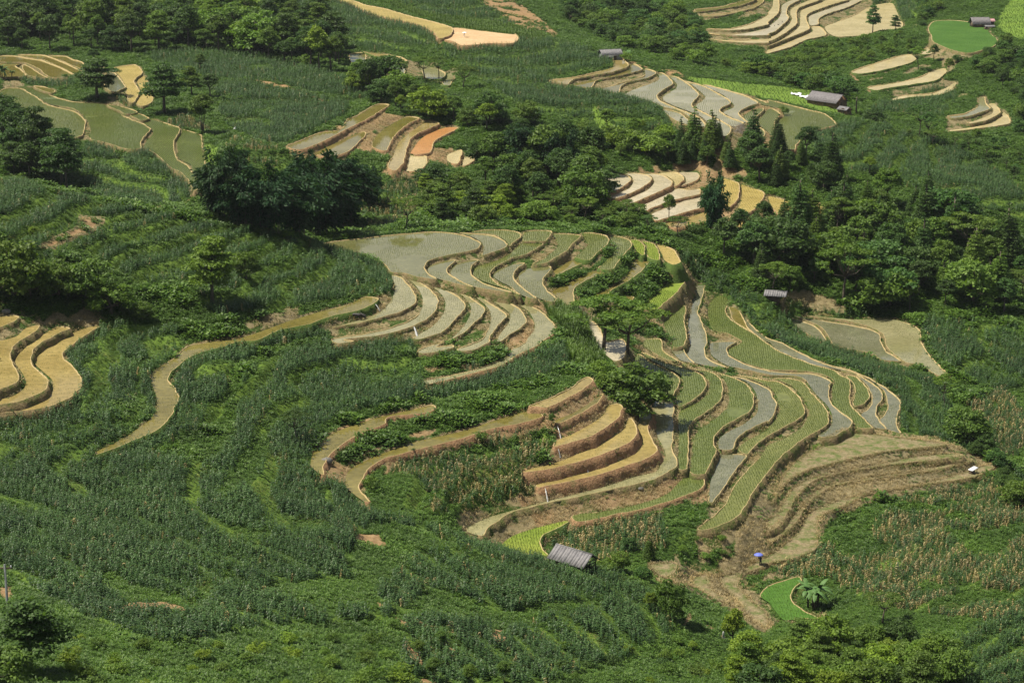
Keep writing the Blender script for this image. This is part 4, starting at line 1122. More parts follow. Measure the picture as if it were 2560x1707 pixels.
def scatter(name, label, meshes, xyz, rot, scl, cat='plants'):
    """one object: an instancer of plants over given points"""
    me = bpy.data.meshes.new(name)
    n = len(xyz)
    me.vertices.add(n)
    me.vertices.foreach_set("co", np.asarray(xyz, np.float32).ravel())
    a = me.attributes.new('rot', 'FLOAT_VECTOR', 'POINT')
    a.data.foreach_set("vector", np.asarray(rot, np.float32).ravel())
    a = me.attributes.new('scl', 'FLOAT', 'POINT')
    a.data.foreach_set("value", np.asarray(scl, np.float32))
    a = me.attributes.new('pick', 'INT', 'POINT')
    a.data.foreach_set("value", rng.integers(0, len(meshes), n).astype(np.int32))
    o = link(name, me)
    tag(o, label, cat, kind='stuff')
    ng = bpy.data.node_groups.new(name, 'GeometryNodeTree')
    ng.interface.new_socket("Geometry", in_out='INPUT', socket_type='NodeSocketGeometry')
    ng.interface.new_socket("Geometry", in_out='OUTPUT', socket_type='NodeSocketGeometry')
    N, Lk = ng.nodes, ng.links
    gi, go = N.new('NodeGroupInput'), N.new('NodeGroupOutput')
    g2i = N.new('GeometryNodeGeometryToInstance')
    for m in meshes[::-1]:
        src = bpy.data.objects.new(m.name, m)
        oi = N.new('GeometryNodeObjectInfo')
        oi.inputs['Object'].default_value = src
        Lk.new(oi.outputs['Geometry'], g2i.inputs[0])
    iop = N.new('GeometryNodeInstanceOnPoints')
    iop.inputs['Pick Instance'].default_value = True
    Lk.new(gi.outputs[0], iop.inputs['Points'])
    Lk.new(g2i.outputs[0], iop.inputs['Instance'])

    def attr(nm, ty):
        q_ = N.new('GeometryNodeInputNamedAttribute')
        q_.data_type = ty
        q_.inputs['Name'].default_value = nm
        return next(s for s in q_.outputs if s.enabled and s.name == 'Attribute')
    Lk.new(attr('pick', 'INT'), iop.inputs['Instance Index'])
    Lk.new(attr('rot', 'FLOAT_VECTOR'), iop.inputs['Rotation'])
    Lk.new(attr('scl', 'FLOAT'), iop.inputs['Scale'])
    Lk.new(iop.outputs[0], go.inputs[0])
    md = o.modifiers.new('scatter', 'NODES')
    md.node_group = ng
    return o


def lattice(step, jitter, r0, r1):
    """jittered points over the whole valley sector between two distances"""
    xs = np.arange(-r1 * math.sin(R(20)), r1 * math.sin(R(20)), step)
    ys = np.arange(r0 * math.cos(R(20)), r1, step)
    gx, gy = np.meshgrid(xs, ys)
    gx = gx.ravel() + rng.uniform(-jitter, jitter, gx.size)
    gy = gy.ravel() + rng.uniform(-jitter, jitter, gy.size)
    r_ = np.hypot(gx, gy)
    k = (r_ >= r0) & (r_ < r1) & (np.abs(np.arctan2(gx, gy)) < R(19.5))
    return gx[k], gy[k]


def seen(i, j, lift=2.5):
    return EL[i, j] + lift / RR[i] > EMAX[i, j]


def rots(n, tilt=.12):
    return np.stack([rng.normal(0, tilt, n), rng.normal(0, tilt, n), rng.uniform(0, 6.283, n)], 1)


slope = np.hypot(np.gradient(Z, axis=0) / np.gradient(RR)[:, None], np.gradient(Z, axis=1) / (RR[:, None] * DAZ))
bag = {k: [] for k in ('corn', 'dcorn', 'tuft', 'reed', 'straw')}
for r0, r1, cst in ((128, 270, .54), (270, 420, .66), (420, 620, .84), (620, 1000, 1.15)):
    x, y = lattice(cst, cst * .33, r0, r1)
    i, j = cell(x, y)
    ok = seen(i, j) & ~FIX[i, j] & ~BANK[i, j]
    x, y, i, j = x[ok], y[ok], i[ok], j[ok]
    c = CLS[i, j]
    patch = fbm(x, y, 9, 51)
    edge = EDGE[i, j]
    front = np.clip((y < 285) & (V[i, j] > 1180), 0, 1)       # the nearest slope is weedier
    keep = (c == 1) & ~edge & (patch + .5 * rng.uniform(-.3, .3, len(x)) > 32e-2 + .05 * front)
    isd = keep & (rng.random(len(x)) < .02)
    sc_ = np.clip(cst / .75, .60, 1.3)
    lush = .72 + .6 * fbm(x, y, 7, 57)                          # taller and shorter stands
    bag['corn'].append(np.column_stack([x, y, rng.uniform(.8, 1.15, len(x)) * sc_ ** .5 * lush * .98])[keep & ~isd])
    bag['dcorn'].append(np.column_stack([x, y, rng.uniform(.7, 1.0, len(x)) * sc_ ** .5 * lush * .98])[isd])
    d2 = (c == 2) & (patch > .45)
    m2 = rng.random(len(x)) < .42
    bag['dcorn'].append(np.column_stack([x, y, rng.uniform(.65, .95, len(x)) * sc_ ** .5 * lush * .98])[d2 & m2])
    bag['corn'].append(np.column_stack([x, y, rng.uniform(.7, 1.0, len(x)) * sc_ ** .5 * lush * .98])[d2 & ~m2])
    gap = ((c == 1) & ~keep & (rng.random(len(x)) < .85)) | ((c == 2) & ~d2 & (rng.random(len(x)) < .8)) | ((c == 0) & (rng.random(len(x)) < .95))
    bag['tuft'].append(np.column_stack([x, y, rng.uniform(.7, 1.5, len(x)) * np.where(y < 285, .78, 1.0) * np.minimum(sc_, 1.05) * (1 + np.where(y < 285, .45, np.where(y > 500, .5, np.where(c == 0, 1.4, .5))) * np.clip((fbm(x, y, 5, 52) - .5) * 6, 0, 1)) * np.where(edge, .62, 1.0)])[gap])
    g = (c == 3)
    bag['reed'].append(np.column_stack([x, y, rng.uniform(.8, 1.5, len(x))])[g])
    g = (c == 4) & (rng.random(len(x)) < .8)
    bag['reed'].append(np.column_stack([x, y, rng.uniform(.35, .6, len(x))])[g])
    # banks: straw and weeds on the steps between fields
    x, y = lattice(cst * .8, cst * .3, r0, r1)
    i, j = cell(x, y)
    b = (BANK[i, j] | ((CLS[i, j] == 6) & ~FIX[i, j])) & seen(i, j, 1.0)
    x, y, i, j = x[b], y[b], i[b], j[b]
    g = fbm(x, y, 4, 61)
    s1 = (g > .44) & (rng.random(len(x)) < .75)
    bag['straw'].append(np.column_stack([x, y, rng.uniform(.8, 1.7, len(x))])[s1])
    s2 = (g < np.where(CLS[i, j] == 6, .46, .38)) & (rng.random(len(x)) < np.where(REDB[i, j], .10, .5)) & (CLS[i, j] != 5)
    bag['tuft'].append(np.column_stack([x, y, rng.uniform(.3, .75, len(x))])[s2])
bag = {k: np.concatenate(v) for k, v in bag.items()}
# ragged grass on the rims
for f in fields:
    Q = f['Q']
    if f['kind'] == 'dry':
        for rep in range(3):
            q = Q + rng.normal(0, .22, Q.shape)
            bag['straw'] = np.concatenate([bag['straw'], np.column_stack([q, rng.uniform(.8, 1.6, len(q))])])
    k_ = fbm(Q[:, 0], Q[:, 1], 6, 66)
    N_ = np.roll(Q, -1, 0) - np.roll(Q, 1, 0)
    N_ = np.stack([N_[:, 1], -N_[:, 0]], 1) / np.maximum(np.hypot(N_[:, 0], N_[:, 1])[:, None], 1e-6)
    for rep in range(2):
        q = Q + N_ * rng.uniform(.05, .75, (len(Q), 1)) + rng.normal(0, .12, Q.shape)
        w = k_ + rng.normal(0, .08, len(Q))
        bag['straw'] = np.concatenate([bag['straw'], np.column_stack([q, rng.uniform(.4, .9, len(q))])[w > .52]])
        bag['tuft'] = np.concatenate([bag['tuft'], np.column_stack([q, rng.uniform(.25, .6, len(q))])[w < (.44 if f['bank'] == 'green' else .33)]])
# straw on the fallow dry steps
dx_ = []
for k, f in enumerate(fields):
    if f['kind'] == 'dry':
        lo, hi = f['P'].min(0), f['P'].max(0)
        n = int((hi - lo).prod() * 3)
        q = rng.uniform(lo, hi, (n, 2))
        i, j = cell(q[:, 0], q[:, 1])
        q = q[OWN[i, j] == k]
        w = fbm(q[:, 0], q[:, 1], 3, 64)
        dx_.append(np.column_stack([q, rng.uniform(.5, 1.0, len(q)) * (.5 + w)])[w > .3])
bag['straw'] = np.concatenate([bag['straw']] + dx_)

PM = {k: [plant_mesh(nm, k, s) for s in range(c)] for k, nm, c in
      (('corn', 'corn_plant', 4), ('dcorn', 'withered_corn', 3), ('tuft', 'weed_tuft', 4), ('reed', 'reed_tuft', 3), ('straw', 'straw_tuft', 3), ('rice', 'rice_tuft', 4))}


def zof(a):
    return H(a[:, 0], a[:, 1])


# the 300 maize plants that show largest stand as things of their own
co = bag['corn']
cu, cv = proj(co[:, 0], co[:, 1], zof(co))
inside = (cu > 20) & (cu < 2540) & (cv > 20) & (cv < 1690)
dist = np.hypot(co[:, 0], co[:, 1]) - 30 * (co[:, 2] - .8)
order = np.where(inside)[0][np.argsort(dist[inside])][:300]
for n_, k in enumerate(order):
    o = link('corn_plant', PM['corn'][n_ % 4])
    o.location = (co[k, 0], co[k, 1], float(H(co[k, 0], co[k, 1])))
    a_, b_, c_ = rots(1)[0]
    o.rotation_euler, o.scale = (a_, b_, c_), (co[k, 2],) * 3
    side = 'left' if cu[k] < 900 else 'middle' if cu[k] < 1700 else 'right'
    tag(o, {'left': 'green maize plant in the nearest field along the bottom left edge', 'middle': 'green maize plant among the weeds and bare earth at the bottom centre',
            'right': 'green maize plant in the dark patch at the bottom right corner'}[side], 'maize plant', 'nearest maize plants at the bottom ' + side)
rest = np.ones(len(co), bool)
rest[order] = False
bag['corn'] = co[rest]
for k, nm, lb in (('corn', 'corn_field', 'rows of green maize covering the benched slopes'), ('dcorn', 'withered_corn_field', 'pale withered maize mixed into the fields'),
                  ('tuft', 'ground_cover', 'leafy green weeds and low scrub between the fields'), ('reed', 'tall_grass', 'tall light green grass and reeds'),
                  ('straw', 'dry_grass', 'dry straw-coloured grass on banks and fallow steps')):
    a = bag[k]
    scatter(nm, lb, PM[k], np.column_stack([a[:, :2], zof(a) - .03]), rots(len(a)), a[:, 2], 'crop' if 'corn' in nm else 'grass')

# rice seedlings stand in rows
pts, sc3 = [], []
for k, f in enumerate(fields):
    dens = PK[f['kind']][2]
    if dens <= 0:
        continue
    lo, hi = f['Q'].min(0), f['Q'].max(0)
    dd = math.hypot(*f['P'].mean(0))
    if dd > 640:
        dens *= .35
    rowsp = .42 if dd < 450 else .6
    a0 = rng.uniform(-.10, .10)
    xs = np.arange(lo[0] - 20, hi[0] + 20, rowsp)
    ys = np.arange(lo[1] - 20, hi[1] + 20, 1 / (dens * rowsp))
    gx, gy = np.meshgrid(xs, ys)
    gx, gy = gx.ravel(), gy.ravel()
    gx = gx + np.tan(a0) * (gy - gy.mean()) + 1.2 * (vnoise(gx, gy, 14, 70 + k) - .5) + rng.normal(0, .075, gx.size)
    gy = gy + rng.uniform(-.3, .3, gy.size)
    i, j = cell(gx, gy)
    ok = (OWN[i, j] == k) & seen(i, j, .5)
    w = fbm(gx, gy, 10, 90 + k)
    ok &= w > (.2 if f['kind'] in ('green', 'lime', 'deep', 'mid') else .40)
    pts.append(np.column_stack([gx, gy, np.full(len(gx), f['z'] + .0)])[ok])
    sc3.append((rng.uniform(.55, 1.0, len(gx)) * (.95 if dens >= 8 else .74))[ok])
pts, sc3 = np.concatenate(pts), np.concatenate(sc3)
scatter('rice_seedlings', 'thin green rice seedlings in rows in the flooded fields', PM['rice'], pts, rots(len(pts), .1), sc3, 'crop')
print('counts', {k: len(v) for k, v in bag.items()}, 'rice', len(pts))

# ------------------------------------------------------------------ trees
def leafq(c, nrm, size, asp, r_):
    """one leaf spray: a folded rhombus facing roughly along nrm"""
    n = nrm + r_.normal(0, .55, 3)
    n /= np.linalg.norm(n) + 1e-9
    a = np.cross(n, r_.normal(0, 1, 3))
    a /= np.linalg.norm(a) + 1e-9
    b = np.cross(n, a)
    l, w = size * r_.uniform(.7, 1.3), size * asp * r_.uniform(.7, 1.2)
    return [c - a * l * .5, c + b * w * .5 - n * w * .18, c + a * l * .5, c - b * w * .5 - n * w * .18]


def crown(clumps, per, size, asp, seed, mat, name='crown'):
    """clumps: (x, y, z, rx, rz); leaves are spread through each clump, densest on its upper outside"""
    r_ = np.random.default_rng(seed)
    v = []
    for (x, y, z, rx, rz) in clumps:
        k = int(per * (rx * rx) / 1.2) + 12
        d = r_.normal(0, 1, (k, 3))
        d[:, 2] = np.where(d[:, 2] < -.25, -d[:, 2], d[:, 2])
        d /= np.linalg.norm(d, axis=1)[:, None]
        rad = r_.uniform(.45, 1.0, k) ** .5 * (1 + .18 * r_.normal(0, 1, k))
        for i in range(k):
            p = np.array((x, y, z)) + d[i] * rad[i] * np.array((rx, rx, rz))
            v += leafq(p, d[i] * np.array((.6, .6, 1.0)) + np.array((0, 0, .35)), size, asp, r_)
    n = len(v) // 4
    return new_mesh(name, np.array(v), np.arange(n * 4).reshape(n, 4), [mat])


def limbs(h0, r0, tips, seed, lean=.15, forks=1):
    rr = random.Random(seed)
    b = MB()
    top = Vector((rr.uniform(-lean, lean), rr.uniform(-lean, lean), h0))
    b.tube([(0, 0, -.6), (top.x * .2, top.y * .2, h0 * .35), (top.x * .6, top.y * .5, h0 * .7), top], [r0 * 1.35, r0, r0 * .85, r0 * .7], 7)
    for t in tips:
        t = Vector(t)
        s = top if t.z > h0 else Vector((top.x * .7, top.y * .7, max(t.z - 1.2, h0 * .5)))
        m = s.lerp(t, .5) + Vector((0, 0, -.12 * (t - s).length))
        b.tube([s, m, t], [r0 * .5, r0 * .32, r0 * .12], 5)
    return new_mesh('trunk', b.v, b.f, [MAT['bark']], smooth=True)


def proto(kind, seed):
    """returns (trunk mesh, crown mesh, height in metres)"""
    r_ = np.random.default_rng(seed)
    cl = []
    if kind == 'broad':
        for i in range(30):
            d = r_.normal(0, 1, 3)
            d /= np.linalg.norm(d)
            d[2] = abs(d[2]) * 1.0 - .35
            q = r_.uniform(.45, 1) ** .5
            cl.append((d[0] * 2.5 * q, d[1] * 2.5 * q, 5.9 + d[2] * 4.0 * q, r_.uniform(.75, 1.3), r_.uniform(.6, 1.0)))
        tips = [c[:3] for c in cl[::3]]
        return limbs(3.6, .22, tips, seed), crown(cl, 100, .5, .6, seed, MAT['leaf']), 10.0
    if kind == 'layered':
        for t, (z, rad, n) in enumerate(((3.6, 3.0, 7), (5.0, 3.3, 8), (6.6, 2.6, 7), (8.0, 1.7, 5), (9.0, .8, 2))):
            for i in range(n):
                a = 6.283 * (i + r_.uniform(-.3, .3)) / n + t
                q = rad * r_.uniform(.45, 1.0)
                cl.append((q * math.cos(a), q * math.sin(a), z + r_.uniform(-.6, .5), r_.uniform(1.1, 1.75), r_.uniform(.4, .7)))
        tips = [c[:3] for c in cl[::2]]
        return limbs(6.2, .24, tips, seed), crown(cl, 95, .5, .6, seed, MAT['leaf']), 9.6
    if kind == 'umbrella':
        for i in range(21):
            a, q = r_.uniform(0, 6.283), 4.2 * math.sqrt(r_.uniform(.02, 1))
            cl.append((q * math.cos(a), q * math.sin(a), 7.6 - .10 * q * q * .8 + r_.uniform(-.5, .35), r_.uniform(.8, 1.3), r_.uniform(.22, .4)))
        for i in range(3):
            a, q = r_.uniform(0, 6.283), r_.uniform(1.5, 3.2)
            cl.append((q * math.cos(a), q * math.sin(a), r_.uniform(4.2, 5.6), r_.uniform(.5, .85), .3))
        tips = [c[:3] for c in cl[::2]]
        return limbs(3.6, .2, tips, seed, .7), crown(cl, 100, .42, .55, seed, MAT['leaf']), 8.0
    if kind == 'conifer':
        for t in range(15):
            z = 1.4 + t * .62
            rad = 2.5 * (1 - (z / 11.2) ** 1.1) + .14
            for i in range(5 if t < 11 else 2):
                a = 6.283 * (i + r_.uniform(-.3, .3)) / 5 + t * 1.3
                cl.append((rad * .7 * math.cos(a), rad * .7 * math.sin(a), z - .2 * rad, max(rad * .6, .34), max(.36, rad * .3)))
        return limbs(9.4, .16, [], seed, .05), crown(cl, 150, .40, .45, seed, MAT['leaf']), 11.0
    if kind == 'round':
        for i in range(26):
            d = r_.normal(0, 1, 3)
            d /= np.linalg.norm(d)
            q = r_.uniform(.5, 1) ** .5
            cl.append((d[0] * 1.9 * q, d[1] * 1.9 * q, 5.6 + d[2] * 2.2 * q, r_.uniform(.8, 1.15), r_.uniform(.7, 1.0)))
        tips = [c[:3] for c in cl[::3]]
        b = MB()
        for k in range(3):
            a = k * 2.1
            b.tube([(.1 * math.cos(a), .1 * math.sin(a), -.4), (.25 * math.cos(a), .25 * math.sin(a), 1.8), (.8 * math.cos(a), .8 * math.sin(a), 4.6)], [.13, .1, .05], 6)
        return new_mesh('trunk', b.v, b.f, [MAT['bark']], smooth=True), crown(cl, 130, .42, .6, seed, MAT['leaf']), 8.2
    if kind == 'shrub':
        for i in range(13):
            a, q = r_.uniform(0, 6.283), 1.0 * math.sqrt(r_.uniform(0, 1))
            cl.append((q * math.cos(a), q * math.sin(a), .55 + r_.uniform(0, 1.2) * (1 - .5 * q), r_.uniform(.45, .75), r_.uniform(.35, .6)))
        tips = [c[:3] for c in cl[::2]]
        return limbs(.5, .06, tips, seed), crown(cl, 190, .26, .55, seed, MAT['leaf']), 2.2
    if kind == 'bush':
        for i in range(34):
            a, q = r_.uniform(0, 6.283), 2.9 * math.sqrt(r_.uniform(0, 1))
            cl.append((q * math.cos(a), q * math.sin(a), .6 + r_.uniform(.15, 1) * 4.6 * math.sqrt(max(.05, 1 - (q / 3.3) ** 2)), r_.uniform(.75, 1.2), r_.uniform(.5, .8)))
        tips = [c[:3] for c in cl[::4]]
        return limbs(1.2, .2, tips, seed), crown(cl, 95, .46, .6, seed, MAT['leaf']), 6.0
    if kind == 'bamboo':
        v = []
        b = MB()
        for k in range(46):
            a = r_.uniform(0, 6.283)
            r0, out = r_.uniform(.1, 2.2), r_.uniform(.6, 4.6)
            h = r_.uniform(9, 15) * (1 - .06 * out)
            pts = []
            for t in np.linspace(0, 1, 9):
                q = r0 + out * t ** 2.4
                zz = h * (1 - (1 - t) ** 1.5) - .36 * h * max(0, t - .66) / .34 * (out / 5)
                pts.append(Vector((q * math.cos(a), q * math.sin(a), zz)))
            b.tube(pts, [.055 - .005 * i for i in range(9)], 4, cap=False)
            for i in range(150):
                t = r_.uniform(.08, 1.0) ** .8
                f = t * 8
                p = pts[min(int(f), 7)].lerp(pts[min(int(f), 7) + 1], f - min(int(f), 7))
                p = np.array(p) + r_.normal(0, .42, 3) * np.array((1, 1, .7))
                dr = np.array((math.cos(a), math.sin(a), -.9)) + r_.normal(0, .5, 3)
                dr /= np.linalg.norm(dr)
                sd = np.cross(dr, r_.normal(0, 1, 3))
                sd /= np.linalg.norm(sd)
                l, w = r_.uniform(.55, 1.1), r_.uniform(.11, .2)
                v += [p, p + dr * l * .5 + sd * w, p + dr * l, p + dr * l * .5 - sd * w]
        n = len(v) // 4
        return new_mesh('culms', b.v, b.f, [MAT['bark']]), new_mesh('crown', np.array(v), np.arange(n * 4).reshape(n, 4), [MAT['bamboo_leaf']]), 14.0
    if kind == 'palm':
        v, f = [], []
        for i in range(16):
            a, e = 6.283 * i / 16 * 2.6, r_.uniform(-.3, 1.0)
            d = np.array((math.cos(a) * math.cos(e), math.sin(a) * math.cos(e), math.sin(e)))
            c0 = np.array((0, 0, 3.6)) + d * 1.0
            s_ = np.cross(d, (0, 0, 1.0))
            s_ /= np.linalg.norm(s_)
            u_ = np.cross(s_, d)
            for k in range(9):
                t = (k - 4) / 4 * 1.35
                q = d * math.cos(t) + s_ * math.sin(t)
                w = np.cross(q, u_) * .09
                tip = c0 + q * .95 - np.array((0, 0, .12))
                o = len(v)
                v += [c0, c0 + q * .5 + w, tip, c0 + q * .5 - w]
                f.append((o, o + 1, o + 2, o + 3))
        b = MB().tube([(0, 0, -.4), (.05, 0, 2), (0, 0, 3.7)], [.16, .13, .12], 7)
        return new_mesh('trunk', b.v, b.f, [MAT['bark']], smooth=True), new_mesh('crown', np.array(v), f, [MAT['leaf']]), 4.8


PROTO = {k: [proto(k, 100 + 17 * i + len(k)) for i in range(n)] for k, n in
         (('broad', 4), ('layered', 3), ('umbrella', 2), ('conifer', 2), ('round', 1), ('shrub', 3), ('bush', 3), ('bamboo', 2), ('palm', 1))}
NAME = {'broad': 'broadleaf_tree', 'layered': 'layered_tree', 'umbrella': 'umbrella_tree', 'conifer': 'conifer_tree', 'round': 'round_tree', 'shrub': 'shrub', 'bush': 'bushy_tree', 'bamboo': 'bamboo_clump', 'palm': 'fan_palm'}
CAT = {'shrub': 'shrub', 'bamboo': 'bamboo', 'palm': 'palm'}
TONE = {'dark': (.62, .72, .80), 'blue': (.70, .92, 1.02), 'mid': (1.0, 1.05, .85), 'fresh': (1.22, 1.28, .9), 'yellow': (1.6, 1.5, .75), 'black': (.50, .64, .72)}
TALK = {'dark': 'dark green', 'blue': 'blue-green', 'mid': 'mid-green', 'fresh': 'fresh green', 'yellow': 'yellow-green', 'black': 'very dark green'}
TR = random.Random(5)
n_tree = {}


def tree(kind, g, hpx, tone, label, group=None, wide=1.0, seed=None, h=None):
    """g: ground point sighted; hpx: height in photo pixels (or h in metres)"""
    x, y, z, D = g
    ps = PROTO[kind]
    c = n_tree.get(kind, 0)
    n_tree[kind] = c + 1
    tr_, cr_, H0 = ps[(c if seed is None else seed) % len(ps)]
    hm = h if h else hpx * D / FPX
    s = hm / H0
    e = empty(NAME[kind], (x, y, z), TR.uniform(0, 6.28))
    e.scale = (s * wide, s * wide, s)
    link('culms' if kind == 'bamboo' else 'trunk', tr_, e)
    co_ = link('crown', cr_, e)
    t = TONE[tone]
    j = TR.uniform(.85, 1.15)
    co_.color = (t[0] * j * TR.uniform(.93, 1.07), t[1] * j, t[2] * j * TR.uniform(.9, 1.1), 1)
    tag(e, label, CAT.get(kind, 'tree'), group)
    return e


